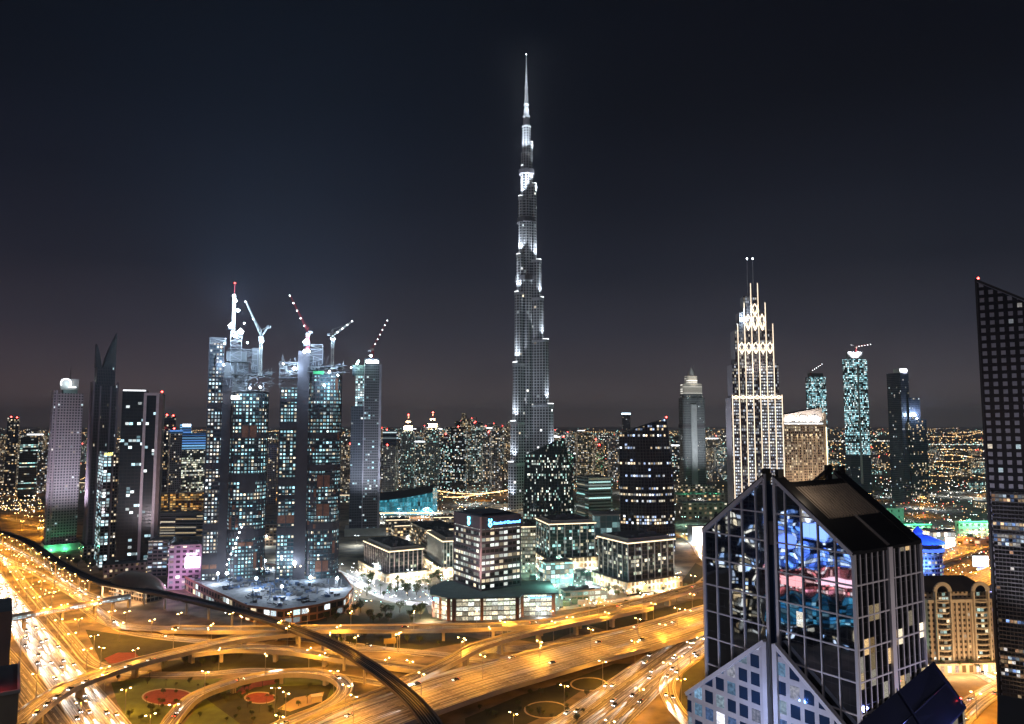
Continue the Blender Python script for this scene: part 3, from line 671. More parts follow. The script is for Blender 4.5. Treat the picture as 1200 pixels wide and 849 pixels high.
# ------------------------------------------------------------------ construction towers
cell1 = facade('site_cells', 3.7, 3.5, .42, .45, (.08,.085,.10), (.03,.05,.07), .9, [(.7,.93,1),(.9,.98,1),(.55,.85,1),(1,.8,.55),(1,.92,.8)], 2.3, .45, .4, 0, .8, 0, 2.2, 2.3, None, 1.8)
cell2 = facade('site_cells_teal', 3.7, 3.7, .42, .45, (.06,.08,.095), (.03,.08,.10), .88, [(.5,.92,1),(.8,.98,1),(.38,.8,.95),(1,.85,.6),(.45,.85,.9)], 2.4, .5, .25, 0, .8, 0, 2.2, 2.2, None, 1.8)
corem = mat('core_concrete', (.075,.065,.075), .9); slabm = mat('slab_concrete', (.17,.165,.17), .85)
def site_segment(t, name, pts, z0, z1, fm, step=4.0, gap=()):
    b = MB(); b.prism(pts, z0, z1, 0, 1); o = b.build(name, [fm, slabm], t)
    cx = sum(p[0] for p in pts)/len(pts); cyy = sum(p[1] for p in pts)/len(pts); s = MB(); z = z0+step
    big = [(cx+(x-cx)*1.045, cyy+(y-cyy)*1.045) for x, y in pts]
    while z < z1+.1: s.prism(big, z-.28, z+.28, 0, 0, True); z += step
    tag(s.build('floor_slabs', slabm, o), kind='stuff')
    rr = random.Random(int(z1*10)+len(pts)); net = mat('orange_netting', (.30,.13,.08), .9, vary=.6, scale=.4); n = len(big)
    hoist = MB(); e = max(range(n), key=lambda q: -(pts[q][1]+pts[(q+1)%n][1])); hx, hy = big[e][0]+(big[(e+1)%n][0]-big[e][0])*.5, big[e][1]-.9
    hoist.box(hx-.5, hx+.5, hy-.6, hy, 2, z1-10); hoist.build('hoist_track', corem, o)
    for q in range(n):
        a_, b_ = big[q], big[(q+1)%n]; l_ = math.hypot(b_[0]-a_[0], b_[1]-a_[1])
        if l_ > 2 and (a_[1]+b_[1])/2 < cyy+4:
            c_ = MB(); c_.bar((*a_,z0), (*a_,z1), .9); c_.build('column', corem, o)
            nx, ny = (b_[1]-a_[1])/l_*.35, -(b_[0]-a_[0])/l_*.35
            for _ in range(4):
                zz = rr.choice([rr.uniform(8,85), rr.uniform(8,z1-10)]); hh = rr.choice((4,8,4,12))
                c_ = MB(); c_.face([(a_[0]+nx,a_[1]+ny,zz), (b_[0]+nx,b_[1]+ny,zz), (b_[0]+nx,b_[1]+ny,zz+hh), (a_[0]+nx,a_[1]+ny,zz+hh)]); c_.build('safety_netting', rr.choice((net, corem, corem)), o)
    if gap:
        big = [(cx+(x-cx)*1.06, cyy+(y-cyy)*1.06) for x, y in pts]
        for zz in gap: g_ = MB(); g_.prism(big, zz, zz+6.5, 0, 0, True); g_.build('dark_plant_floor', corem, o)
    return o
def rounded(x0, x1, y0, y1, r, n=5):
    pts = []
    for cx, cyy, a0 in ((x0+r,y0+r,180), (x1-r,y0+r,270), (x1-r,y1-r,0), (x0+r,y1-r,90)):
        for k in range(n+1): q = R(a0+90*k/n); pts.append((cx+r*math.cos(q), cyy+r*math.sin(q)))
    return pts
def lattice(b, x0, x1, y0, y1, z0, z1, w=.35, bay=3.5, mi=0):
    for x in (x0,x1):
        for y in (y0,y1): b.bar((x,y,z0), (x,y,z1), w, mi)
    z = z0; k = 0
    while z < z1-.5:
        zt = min(z1, z+bay)
        for (p, q) in (((x0,y0),(x1,y0)), ((x1,y0),(x1,y1)), ((x1,y1),(x0,y1)), ((x0,y1),(x0,y0))):
            if k % 2: p, q = q, p
            b.bar((*p,z), (*q,zt), w*.6, mi); b.bar((*p,zt), (*q,zt), w*.6, mi)
        z = zt; k += 1
def scaffold(b, x0, x1, y0, y1, z0, z1, seed, n=40, w=.5):
    rr = random.Random(seed)
    for _ in range(n):
        x, y, z = rr.uniform(x0,x1), rr.uniform(y0,y1), rr.uniform(z0,z1)
        k = rr.randrange(3); l_ = rr.uniform(3, 9)
        b.bar((x,y,z), (x+(l_ if k == 0 else rr.uniform(-3,3)), y+(l_*.6 if k == 1 else 0), z+(l_ if k == 2 else rr.uniform(-2,2))), w)
def beacon(t, loc, r=1.4, energy=3e4, m=None, color=(.5,.74,1), k=.28):
    if energy >= 1e5 and k > .1: r *= 1.3; energy *= 1.3
    b = MB(); b.box(-r*.9, r*.9, -r*.9, r*.9, -r*1.1, -r*.7, 0); b.octa((0,0,0), r, 1); o = b.build('floodlight', [dark_metal, m or glow('flood_glow', (.8,.93,1), 60)], t); o.location = loc
    if energy >= 1.4e5 and k > .1: lamp('SPOT', (0,-r-12,r), energy*HALO, (.34,.6,1), o, r, 120, (0,-.8,1), 'halo_spot', 1.0); k *= .5  # bluish spot added in mid-air to light the haze as a halo
    if energy: lamp('POINT', (0,-1.2*r-1,0), energy*k, color, o, r)
def crane(name, label, px, Y, py_base, py_top, tip, tail, group, col, lights=5, base_z=None):
    zb = Z(py_base, Y) if base_z is None else base_z; zt = Z(py_top, Y); x0 = X(px, Y, py_top)
    t = thing(name, label, 'tower crane', (x0, Y, zb), 0, group); h = zt-zb
    tp = P(tip[0], tip[1], Y)-Vector((x0,Y,zb)); tl = P(tail[0], tail[1], Y)-Vector((x0,Y,zb))
    m = MB(); lattice(m, -1.1, 1.1, -1.1, 1.1, 0, h, .5, 3.2); m.build('mast', col, t)
    c = MB(); c.box(-1.8, 1.8, -2, 2, h, h+3); c.build('cab', mat('crane_cab', (.5,.48,.42), .6), t)
    j = MB(); top = Vector((0,0,h+2.5)); d = tp-top; nn = max(4, int(d.length/5)); side = Vector((0,1,0)); upv = d.cross(side).normalized()
    if upv.z < 0: upv.negate()
    ch = [lambda s: top+d*s+side*.8, lambda s: top+d*s-side*.8, lambda s: top+d*s+upv*1.7*(1-.6*s)]
    for f_ in ch:
        j.bar(f_(0), f_(1), .42)
    for i in range(nn):
        s, e = i/nn, (i+1)/nn; j.bar(ch[0](s), ch[2](e), .3); j.bar(ch[1](e), ch[2](s), .3)
    j.build('jib', col, t)
    k = MB(); k.bar(top, tl, 1.0); k.box(tl.x-1.8, tl.x+1.8, -1.4, 1.4, tl.z-2.2, tl.z-.2); k.build('counter_jib', mat('counterweight', (.4,.4,.4), .8), t)
    pz_ = MB(); apex = top+Vector((0,0,7)); pz_.bar(top, apex, .5); pz_.bar(apex, top+d*.8, .2); pz_.bar(apex, tl, .2); pz_.build('a_frame', col, t)
    for i in range(lights):
        b = MB(); b.octa((0,0,0), .75); b.build('jib_lamp', glow('jib_lamp_glow', (.85,.95,1), 12), t).location = top+d*((i+1)/lights)-Vector((0,1.2,0))
    return t, h
whitecol = mat('crane_white', (.62,.6,.56), .5); redcol = mat('crane_red', (.4,.05,.06), .5)

def site_one():
    Y = 735; loc = Vector((X(276, Y, 560), Y, 0))
    t = thing('unfinished_tower', 'taller unfinished tower topped by lit mast and scaffolding', 'tower', loc, R(21)); t.scale = (.88,.88,1)
    s = Y/F; zl, zr = Z(404, Y), Z(460, Y)
    o = site_segment(t, 'left_shaft', [(-32,2), (-17,0), (-17,26), (-30,26)], 0, zl, cell1, gap=(60,120,180))
    c = MB(); c.prism([(-17,3), (-7,3), (-7,30), (-17,30)], 0, zr+14, 0); c.prism([(-16,4), (10,4), (10,26), (-16,26)], zr, zr+30, 1); c.build('core', [corem, slabm], t)
    site_segment(t, 'round_shaft', [(x, y) for x, y in rounded(-7, 33, -3, 30, 12)], 0, zr, cell2, gap=(52,108,150))
    b = MB(); scaffold(b, -12, 36, -6, 24, zr, zr+24, 4, 190, .55); lattice(b, -10, 2, 2, 14, zr+28, zr+62, .6, 5); lattice(b, -2, 20, 4, 22, zr+10, zr+44, .7, 6); lattice(b, -32, -15, 2, 20, zl, zl+6, .5, 3)
    b.build('scaffolding', mat('scaffold_steel', (.42,.42,.44), .5, .4), t)
    d = MB(); d.box(-6, 34, -5, 28, zr+1, zr+1.6); d.box(-8, 36, -7, 30, zr+18, zr+18.5); d.box(-11, 12, 0, 20, zr+31, zr+31.6); d.box(-12, 4, 0, 14, zr+44, zr+44.5); d.box(14, 24, 4, 14, zr+20, zr+46); d.box(-14, 8, 3, 18, zr+32, zr+42); d.build('deck_platform', slabm, t)
    m = MB(); lattice(m, -9, -6, 4, 7, zr+60, Z(345, Y), .5, 3); m.build('mast', whitecol, t)
    m = MB(); m.bar((-7.5,5.5,Z(345,Y)), (-7.5,5.5,Z(332,Y)), .9); m.build('mast_tip', redcol, t); obst(t, -7.5, 5.5, Z(332,Y)-2, .9)
    def at(px, py): p = P(px, py, Y-8)-loc; q = Matrix.Rotation(R(-21), 3, 'Z') @ p; return Vector((q.x/.88, q.y/.88, q.z))
    for px, py, r_, e in ((271,382,2.6,4e5), (282,389,2.6,4e5), (274,347,1.3,1e5), (276,352.5,1.4,1e5), (279,364,1.5,1e5), (286,379,.9,0), (307,400,1.6,1e5), (293,455,1.2,5e4), (305,454,1.2,5e4), (262,428,1.2,6e4), (276,394,1.8,2e5), (263,403,.8,0), (290,402,1.0,3e4)):
        beacon(t, at(px, py), r_, e)
    letters(t, 'lit_sign', *at(271,468), 9, 3.6, glow('bright_sign_glow', (.9,.97,1), 14), 0, 5, 6)
    for i in range(8):
        q = at(283-18*i/7.0*.95, 618+44*i/7.0); b = MB(); b.octa((0,0,0), .95); b.build('stair_lamp', glow('stair_lamp_glow', (.85,.93,1), 22), t).location = q
    beacon(t, at(266,672), 1.8, 2e5, k=.03)
site_one()
def site_two():
    Y = 735; loc = Vector((X(362, Y, 560), Y, 0))
    t = thing('unfinished_tower', 'broader unfinished tower with dark central core and cranes above', 'tower', loc, R(16)); t.scale = (.88,.88,1)
    zr, zl = Z(438, Y), Z(455, Y)
    site_segment(t, 'left_shaft', [(-33,2), (-15,0), (-15,26), (-33,26)], 0, zl, cell2, gap=(56,104,160))
    c = MB(); c.prism([(-15,-2), (-2,-2), (-2,28), (-15,28)], 0, Z(412, Y), 0); c.prism([(-10,4), (14,4), (14,24), (-10,24)], zr, zr+26, 0); c.build('core', [corem], t)
    site_segment(t, 'round_shaft', rounded(-2, 34, -4, 30, 11), 0, zr, cell2, gap=(60,118,150))
    b = MB(); scaffold(b, -36, -13, 0, 24, zl, zl+28, 9, 110, .55); scaffold(b, -12, 36, -6, 24, zr, zr+10, 10, 90, .5); lattice(b, -6, 12, 3, 20, zr+10, zr+30, .6, 5); lattice(b, -35, -14, 2, 20, zl, zl+26, .6, 5)
    b.build('scaffolding', mat('scaffold_steel', (.42,.42,.44), .5, .4), t)
    d = MB(); d.box(-36, -13, -2, 26, zl+10, zl+10.5); d.box(-36, -13, -2, 26, zl+25, zl+25.6); d.box(-5, 37, -7, 32, zr+1, zr+1.7); d.box(-4, 35, -5, 30, zr+7, zr+7.5); d.build('deck_platform', slabm, t)
    gs = MB(); gs.box(2, 14, -7.6, -7, zr-1, zr+2.2); gs.build('green_netting', mat('green_net', (.05,.35,.12), .8), t)
    inv = Matrix.Rotation(R(-16), 3, 'Z')
    def at(px, py): q = inv @ (P(px, py, Y-8)-loc); return Vector((q.x/.88, q.y/.88, q.z))
    for px, py, r_, e in ((359,401,2.8,5e5), (357,412,1.5,1e5), (362,412,1.3,6e4), (345,432,1.3,1e5), (332,427,.9,0), (386,436,1.2,8e4), (396,440,1.0,4e4), (380,452,1.2,6e4), (390,397,2.2,4e5)): beacon(t, at(px, py), r_, e)
    b = MB()
    for i in range(9): b.octa(tuple(at(301+i*6.4, 667-.4*i)), .7)
    b.build('string_lights', glow('warm_string_glow', (1,.8,.5), 14), t)
    beacon(t, at(345,660), 2.2, 4e5, k=.03); beacon(t, at(364,677), 1.8, 2e5, k=.03); beacon(t, at(330,655), 1.2, 1e5, k=.03)
site_two()
def tower_twin():
    a = R(11); Y = 1095; loc, W, D = frame(408, 411, 447, Y, a, 500)
    t = thing('apartment_tower', 'grey banded twin slab tower with bright white roof sign', 'tower', loc, a)
    f = facade('grey_band_facade', 3.9, 3.2, .14, .4, (.16,.165,.19), (.03,.035,.045), .10, COOL, 1.4, .4, .5); f2 = facade('blue_band_facade', 3.9, 3.6, .2, .35, (.09,.10,.13), (.015,.03,.05), .03, COOL, 1.5, .3, .5)
    f3 = facade('lit_patch_facade', 3.9, 3.6, .25, .35, (.2,.2,.22), (.02,.03,.04), .85, COOL, 2.2, .2)
    z1, z2 = Z(428, Y), Z(420, Y); x = W*.42
    m = MB(); m.prism([(0,2), (x,2), (x,D), (0,D)], 0, Z(476, Y), 0, 2); m.prism([(x*.3,1.8), (x*.95,1.8), (x*.95,D-1), (x*.3,D-1)], Z(476, Y), Z(440,Y), 1, 2); m.prism([(x*.05,2), (x*.95,2), (x*.95,D-1), (x*.05,D-1)], Z(440,Y), z1, 0, 2); m.build('rear_slab', [f2, f3, roof_dark], t)
    m = MB(); m.prism([(x+.01,0), (W*.9,0), (W*.9,D), (x+.01,D)], 0, z2, 0, 1); m.build('front_slab', [f, roof_dark], t)
    q = MB(); q.box(W*.9, W*.98, 1, D, 0, z2-8); q.box(x-.6, x+.6, -.9, -.01, 0, z2-6); q.build('end_wall', mat('grey_lilac_wall', (.34,.34,.4), .7), t)
    letters(t, 'roof_sign', x+2, -.4, z2-7, W*.42, 4.6, glow('bright_sign_glow', (.9,.97,1), 14), 0, 8, 8)
    beacon(t, (x*.5, 0, z1+6), 1.5, 1.5e5, tealglow, (.6,1,.7)); beacon(t, (x*.4, 0, z1+2), 1.5, 1e5, tealglow, (.6,1,.7)); beacon(t, (W*.62, 0, z2+4), 1.5, 1e5); beacon(t, (-1, 0, z1-4), 1.0, 3e4)
    flood(t, (W*.55, -90, 60), (0,.9,.8), 5e5, (.82,.87,1), 90, 3); flood(t, (x*.5, -10, 4), (0,.2,1), 8e4, (.8,1,1), 40)  # wide first spot is added fill for the front
    q = MB(); q.box(-6, W+10, -12, D+6, 0, 10); q.build('podium', mat('pale_podium', (.4,.42,.4), .7), t)
tower_twin()
CG = 'tower cranes over the unfinished towers'
crane('tower_crane', 'white luffing crane beside the lit mast, boom raised steeply left', 306, 728, 440, 398, (288,354), (315,382), CG, whitecol, 2)
crane('tower_crane', 'red luffing crane with long boom leaning back to the left', 361, 728, 412, 394, (340,347), (364,388), CG, redcol, 5)
crane('tower_crane', 'white crane with brightly lit jib pointing right', 390, 724, 432, 397, (413,377), (386,391), CG, whitecol, 4)
crane('tower_crane', 'dark crane with a beaded line of lamps over the twin slab tower', 437, 1092, 420, 411, (454,376), (433,410), CG, redcol, 6)
def red_beacon_on_crane():
    pass

def building_site():
    zt = 12; top = [G(px, py, zt) for px, py in ((196,664), (222,680), (250,693), (290,711), (330,716), (372,710), (404,702), (414,690), (400,672), (300,660), (240,652))]
    c = top[0].copy(); c.z = 0
    t = thing('construction_podium', 'floodlit concrete podium under construction with wooden hoarding', 'construction site', c)
    pts = [(p.x-c.x, p.y-c.y) for p in top]; area = sum(pts[i][0]*pts[(i+1)%len(pts)][1]-pts[(i+1)%len(pts)][0]*pts[i][1] for i in range(len(pts)))
    if area < 0: pts.reverse()
    m = MB(); m.prism(pts, 0, zt, 0, 1); m.build('podium_body', [facade('hoarding', 6, 7, .2, .3, (.30,.17,.11), (.05,.05,.05), .28, [(.8,.95,1),(.7,1,1),(1,.8,.5),(.9,1,1)], 1.6, .2), mat('raw_slab', (.24,.24,.26), .85, vary=.6, scale=.3)], t)
    e = MB()
    for i in range(len(pts)): a, b = pts[i], pts[(i+1)%len(pts)]; e.bar((*a,zt+.6), (*b,zt+.6), .5, 0, 1.2)
    e.build('edge_barrier', mat('rust_hoarding', (.34,.16,.1), .8), t)
    rr = random.Random(3); q = MB(); cx = sum(p[0] for p in pts)/len(pts); cyy = sum(p[1] for p in pts)/len(pts)
    for _ in range(520):
        a = rr.choice(pts); s = rr.uniform(.05,.9); x, y = cx+(a[0]-cx)*s+rr.uniform(-6,6), cyy+(a[1]-cyy)*s+rr.uniform(-5,5)
        k = rr.random()
        if k < .55: an = rr.uniform(0,3.14); l_ = rr.uniform(3,9); q.bar((x,y,zt+rr.uniform(.3,1.6)), (x+l_*math.cos(an),y+l_*math.sin(an),zt+rr.uniform(.3,2)), rr.uniform(.3,.8), rr.randrange(3))
        elif k < .9: q.box(x, x+rr.uniform(1.5,5), y, y+rr.uniform(1.5,4), zt+.01, zt+rr.uniform(.8,3), rr.randrange(3))
        else: q.bar((x,y,zt), (x,y,zt+rr.uniform(4,9)), .5, rr.randrange(3))
    o = q.build('building_materials', [slabm, mat('dark_formwork', (.08,.08,.09), .8), mat('blue_container', (.1,.16,.3), .6)], None); o.location = c
    tag(o, 'heaps of planks, beams and boxes on the construction podium', 'building materials', kind='stuff')
    b = MB(); lattice(b, 40, 66, 62, 66, zt, zt+9, .5, 5); b.build('truss', whitecol, t)
    for px, py, e_ in ((268,672,4e5), (255,684,2e5), (345,676,4e5), (372,672,4e5), (300,690,3e5), (330,700,2e5), (395,690,3e5), (225,672,1e5), (310,668,4e5)):
        p = G(px, py, zt)-c; mst = MB(); mst.bar((0,0,0), (0,0,9), .3); o = mst.build('light_mast', steel, t); o.location = (p.x, p.y, zt)
        beacon(o, (0,0,9.5), 1.1, e_, None, (.74,.88,1), .15)
building_site()

# low buildings left of the sites
def low_block(name, label, cat, px0, pxn, px1, base, topy, a, fm, roofm=roof_grey, clutter=6, group=None, rim=None, ov=0):
    Y = G(600, base).y; loc, W, D = frame(px0, pxn, px1, Y, R(a), base); z = Z(topy, Y)
    t = thing(name, label, cat, loc, R(a), group)
    m = MB(); m.prism(rect(W, D), 0, z, 0, 1); m.build('walls', [fm, roofm], t)
    c = MB(); c.box(-.4-ov, W+.4+ov, -.4-ov, -.02, z-.6, z+.7); c.box(-.4-ov, -.02, -.02, D, z-.6, z+.7); c.build('parapet', rim or concrete, t)
    if clutter: roof_clutter(t, W, D, z, clutter, int(px0*7+base))
    return t, W, D, z
mall = facade('pale_shop_facade', 5, 6, .4, .5, (.42,.38,.42), (.05,.05,.06), .35, WHITE, 1.6, .3)
t, W, D, z = low_block('shopping_centre', 'pale flat roofed block with the glowing pink video screen', 'building', 172, 196, 262, 692, 640, 12, mall, clutter=12)
m = MB(); m.box(0, 13.5, -.6, 0, 0, 10.5); o = m.build('video_screen', glow('pink_screen_glow', (1,.72,.97), 9, True), t); o.location = (W*.30, -.45, z-22)
letters(t, 'screen_caption', W*.32, -.5, z-9.5, 10, 1.6, glow('white_caption_glow', (1,.9,1), 6), 0, 12, 7)
lamp('POINT', (W*.40, -14, z-14), 9e3, (1,.35,.85), t, 3); lamp('POINT', (W*.1, -22, 8), .2e5, (1,.5,.9), t, 2)
low_block('annex_building', 'low pale annex with blue lit windows left of the pink screen', 'building', 168, 172, 196, 676, 634, 10, facade('annex_facade', 4, 5, .2, .5, (.4,.36,.4), (.05,.07,.1), .5, [(.5,.75,1),(.7,.85,1),(.9,.95,1),(1,.8,.6)], 1.4, .2), clutter=5)
low_block('car_park_building', 'long flat car park roof behind the pink screen block', 'building', 176, 180, 250, 630, 602, 4, facade('carpark_facade', 4, 30, .02, .6, (.3,.26,.28), (.03,.03,.04), .3, WARM, .8, .3), clutter=4)
low_block('parking_garage', 'amber lit multi storey garage behind the unfinished towers', 'building', 184, 188, 262, 606, 578, 6, facade('amber_garage', 4, 5, .15, .35, (.4,.25,.13), (.2,.1,.03), .75, [(1,.5,.12),(1,.6,.2),(1,.45,.1),(1,.7,.3)], 1.1, .3), clutter=5)
low_block('warehouse', 'orange lit low building between the two unfinished towers', 'building', 298, 302, 330, 640, 615, 4, facade('orange_low', 4, 5, .3, .4, (.4,.24,.14), (.05,.04,.03), .5, WARM, 1.0, .3), clutter=2)

# ------------------------------------------------------------------ bank tower with its base building
def text_mesh(body, size, m, parent, loc, rot, ext=.15, bold=False):
    cu = bpy.data.curves.new('t', 'FONT'); cu.body = body; cu.size = size; cu.extrude = ext; cu.offset = .06 if bold else 0
    ob = bpy.data.objects.new('t', cu); COL.objects.link(ob); dg = bpy.context.evaluated_depsgraph_get()
    me = bpy.data.meshes.new_from_object(ob.evaluated_get(dg)); bpy.data.objects.remove(ob); me.materials.clear(); me.materials.append(m)
    o = bpy.data.objects.new('sign_lettering', me); COL.objects.link(o); o.parent = parent; o.location = loc; o.rotation_euler = rot; return o
def s_emblem(parent, loc, rot, h, m):
    b = MB()                                     # two interlocked ribbons
    for s in (1, -1):
        pr = [Vector((s*(.42*math.sin(k*.55))*h*.5, 0, h*(k/10-.5)*.98)) for k in range(11)]
        for i in range(10): b.bar(pr[i], pr[i+1], h*.11)
    o = b.build('sign_emblem', m, parent); o.location = loc; o.rotation_euler = rot
def bank():
    Yb = G(600, 727).y+8
    blue = glow('blue_sign_glow', (.10,.38,1), 7); cyan = glow('cyan_sign_glow', (.15,.7,1), 7)
    zr = 19; c0 = G(566, 727, 0); a = R(6)
    t = thing('bank_base_building', 'low curved office base with cream lit windows and copper piers', 'building', (c0.x, c0.y, 0), a)
    glassf = facade('cream_office_glass', 3.9, 5.0, .05, .22, (.10,.08,.07), (.06,.07,.05), 1.6, CREAM, 1.15, .1, .15, 0, .5, 0, .6, .8)
    dark = mat('maroon_stone', (.13,.075,.065), .6); cop = mat('copper_stone', (.42,.20,.10), .6); rg = mat('greenish_roof', (.13,.17,.16), .8, vary=.3)
    pts = [(-42,14), (-30,2), (-22,-1), (30,-1), (34,9), (63,9), (63,52), (-30,62), (-42,40)]
    m = MB(); m.prism(pts, 0, zr-.6, 0, 1); m.build('walls', [glassf, rg], t)
    big = [(-45,13), (-31,-1), (-22,-4), (31,-4), (35,6), (66,6), (66,55), (-31,65), (-45,41)]
    r = MB(); r.prism(big, zr-.6, zr+.5, 0, 0, True); r.build('roof_slab', rg, t)
    for x, y, w_, mm in ((-29,.6,3,cop), (-24.5,-1.6,3.5,dark), (-1,-1.8,2.4,cop), (29,-1.6,3,dark), (33.5,6.8,3.6,cop), (61.5,8.4,3,cop), (-41.5,13.5,2.4,dark), (-36,7.5,2.2,cop)):
        q = MB(); q.box(-w_/2, w_/2, -.9, .9, 0, zr-.62); q.build('pier', mm, t).location = (x, y, 0)
    text_mesh('Standard Chartered', 2.2, blue, t, (42, 8.6, zr-4.2), (R(90),0,0)); s_emblem(t, (40.5,8.6,zr-3.4), (0,0,0), 3, cyan)
    b = MB(); b.box(-3, 3, -.3, 0, 0, 2.4); o = b.build('sign_panel', blue, t); o.location = (-39.5, 10.2, zr-4.5); o.rotation_euler = (0,0,R(-45))
    lamp('POINT', (50,2,3), 9000, (.7,.85,1), t); lamp('POINT', (66,30,28), 2.5e4, (.4,1,.85), t, 1); lamp('POINT', (-46,4,6), 30000, (1,.7,.45), t)
    # tower
    Yn = 648; a2 = R(33); loc, W, D = frame(532, 563.5, 610, Yn, a2, 650)
    t = thing('bank_tower', 'maroon box office tower with lit floors and blue bank sign', 'office tower', loc, a2)
    f = facade('bank_facade', 5.05, 4.7, .16, .46, (.075,.05,.052), (.02,.02,.02), .80, [(1,.97,.82),(.92,.97,.9),(1,.82,.55),(.85,.95,.85)], 1.25, .55, .2, 0, .6, 0, 1.5, 1.0)
    zt = Z(606, Yn); zb = zt-11
    m = MB(); m.prism(rect(W, D), 0, zb, 0, 1); m.build('office_floors', [f, roof_dark], t)
    mar = mat('maroon_band', (.085,.05,.058), .55)
    m = MB(); m.prism(rect(W, D, -.25), zb, zt, 0, 1, True); m.build('sign_band', [mar, roof_dark], t)
    m = MB(); m.box(W*.12, W*.85, D*.12, D*.85, zt, zt+1.8); m.build('roof_plant', mat('roof_black', (.025,.025,.03), .7), t)
    q = MB(); q.box(-.9, .5, -.9, .5, 0, zt-.2); q.build('corner_pier', mat('pink_stone', (.34,.2,.2), .6), t)
    for (x, y) in ((W-.4, .2), (.2, D-.4)): q = MB(); q.box(-.7, .7, -.7, .7, 0, zt-.1); q.build('edge_pier', mar, t).location = (x, y, 0)
    for k in range(1, 12):
        q = MB(); z_ = 19+k*5.05 if 19+k*5.05 < zb else None
    fl = MB(); z_ = 5.05
    while z_ < zb: fl.box(.6, W-1, -.28, -.02, z_-.9, z_+.9); fl.box(-.28, -.02, .6, D-1, z_-.9, z_+.9); z_ += 5.05
    fl.build('spandrels', mar, t)
    text_mesh('Standard Chartered', W*.085, blue, t, (W*.30, -.55, zb+3.4), (R(90),0,0), .2, True); s_emblem(t, (W*.22,-.6,zb+5.2), (0,0,0), 7, cyan); s_emblem(t, (-.6, D*.42, zb+5.4), (0,0,R(-90)), 7.5, cyan)
    flood(t, (-14,-16,24), (.5,.5,1), 1.2e5, (1,.85,.85), 90)
bank()

# ------------------------------------------------------------------ pale offices with light rims
def rim_office(label, pxl, pxn, pxr, base, topy, a, fm, podh, podm, rimm, fin, nfin, seed, setb=6):
    Y = G(600, base).y; loc, W, D = frame(pxl, pxn, pxr, Y, R(a), base); zt = Z(topy, Y+setb)
    t = thing('office_block', label, 'office', loc, R(a))
    m = MB(); m.prism(rect(W, D), 0, podh, 0, 1); m.build('podium', [podm, roof_grey], t)
    m = MB(); m.prism(rect(W, D, setb), podh, zt-3.5, 0, 1); m.build('office_floors', [fm, roof_dark], t)
    m = MB(); m.prism(rect(W, D, setb-1.6), zt-3.4, zt-1.6, 0, 0, True); m.prism(rect(W, D, setb+3), zt-1.6, zt+1.2, 1, 2); m.build('cornice', [rimm, mat('cornice_stone', (.45,.4,.36), .7), roof_dark], t)
    ln = MB(); s = setb-1.62
    ln.box(s, W-s, s-.25, s-.02, zt-3.3, zt-2.2); ln.box(s-.25, s-.02, s, D-s, zt-3.3, zt-2.2); ln.build('cornice_light', warmstrip, t)
    for k in range(nfin+1):
        q = MB(); q.box(-.45, .45, -.9, .3, podh, zt-3.5); q.build('fin', fin, t).location = (setb+(W-2*setb)*k/nfin, setb, 0)
    nd = max(2, int(nfin*D/W))
    for k in range(1, nd+1):
        q = MB(); q.box(-.9, .3, -.45, .45, podh, zt-3.5); q.build('fin', fin, t).location = (setb, setb+(D-2*setb)*k/nd, 0)
    roof_clutter(t, W-2*setb-6, D-2*setb-6, zt+1.2, 10, seed, off=setb+3)
    for k in range(3): lamp('POINT', (W*(.2+.3*k), -5, 4), 14000, (1,.85,.6), t)
    for k in range(2): lamp('POINT', (-5, D*(.3+.4*k), 4), 14000, (1,.85,.6), t)
    return t, W, D, zt
podst = facade('lit_colonnade', 6.5, 5, .35, .3, (.5,.44,.36), (.1,.08,.05), .8, WARM, 1.0, .1)
darkgl = facade('dark_office_glass', 3.9, 3.4, .12, .3, (.06,.06,.07), (.015,.03,.038), .20, CREAM, 1.5, .8, .08)
tealgl = facade('teal_office_glass', 3.9, 3.4, .12, .3, (.05,.08,.085), (.015,.05,.055), .22, TEAL, 1.5, .8, .08)
pinkfin = mat('pale_pink_fin', (.55,.48,.5), .6); greyfin = mat('pale_grey_fin', (.5,.52,.54), .6)
rim_office('pale office with pink fins and glowing cornice beside the plaza', 419, 452, 503, 684, 644, 30, darkgl, 9, podst, cream, pinkfin, 7, 1)
rim_office('teal glass office with grey fins left of the bank tower', 494, 515, 552, 676, 632, 20, tealgl, 9, podst, cream, greyfin, 7, 2)
rim_office('teal glass office with glowing rim in front of the pointed tower', 622, 640, 705, 668, 612, 14, tealgl, 12, podst, cream, greyfin, 6, 3)
rim_office('dark courtyard office with glowing rim and pillared base', 693, 735, 800, 697, 634, 28, darkgl, 11, podst, cream, greyfin, 7, 4)
lowg = facade('low_balcony_facade', 4, 4, .25, .4, (.3,.27,.24), (.03,.03,.03), .45, WARM, 1.5, .5)
for lab, l, n_, r_, b, tp, a in (('low stepped office with warm roof strip behind the plaza', 447, 462, 498, 640, 617, 18), ('dark low office with balcony rows behind the bank tower', 480, 500, 540, 655, 622, 22), ('low warm lit office beside the dark courtyard office', 660, 668, 700, 660, 632, 12),
                                 ('small cream gridded block at the bank tower corner', 606, 609, 628, 672, 618, 8), ('low brown block with roof garden near the curved hall', 500, 508, 560, 622, 607, 10), ('flat pavilion block with lit eaves by the curved hall', 440, 452, 480, 628, 610, 10)):
    t, W, D, z = low_block('office_block', lab, 'office', l, n_, r_, b, tp, a, lowg if 'cream' not in lab else facade('cream_grid', 4, 3, .3, .35, (.35,.34,.28), (.05,.05,.04), .85, CREAM, 1.2, .2), roof_dark, 6)
    s = MB(); s.box(0, W, -.8, -.45, z-.2, z+.6); s.build('eave_light', warmstrip, t)

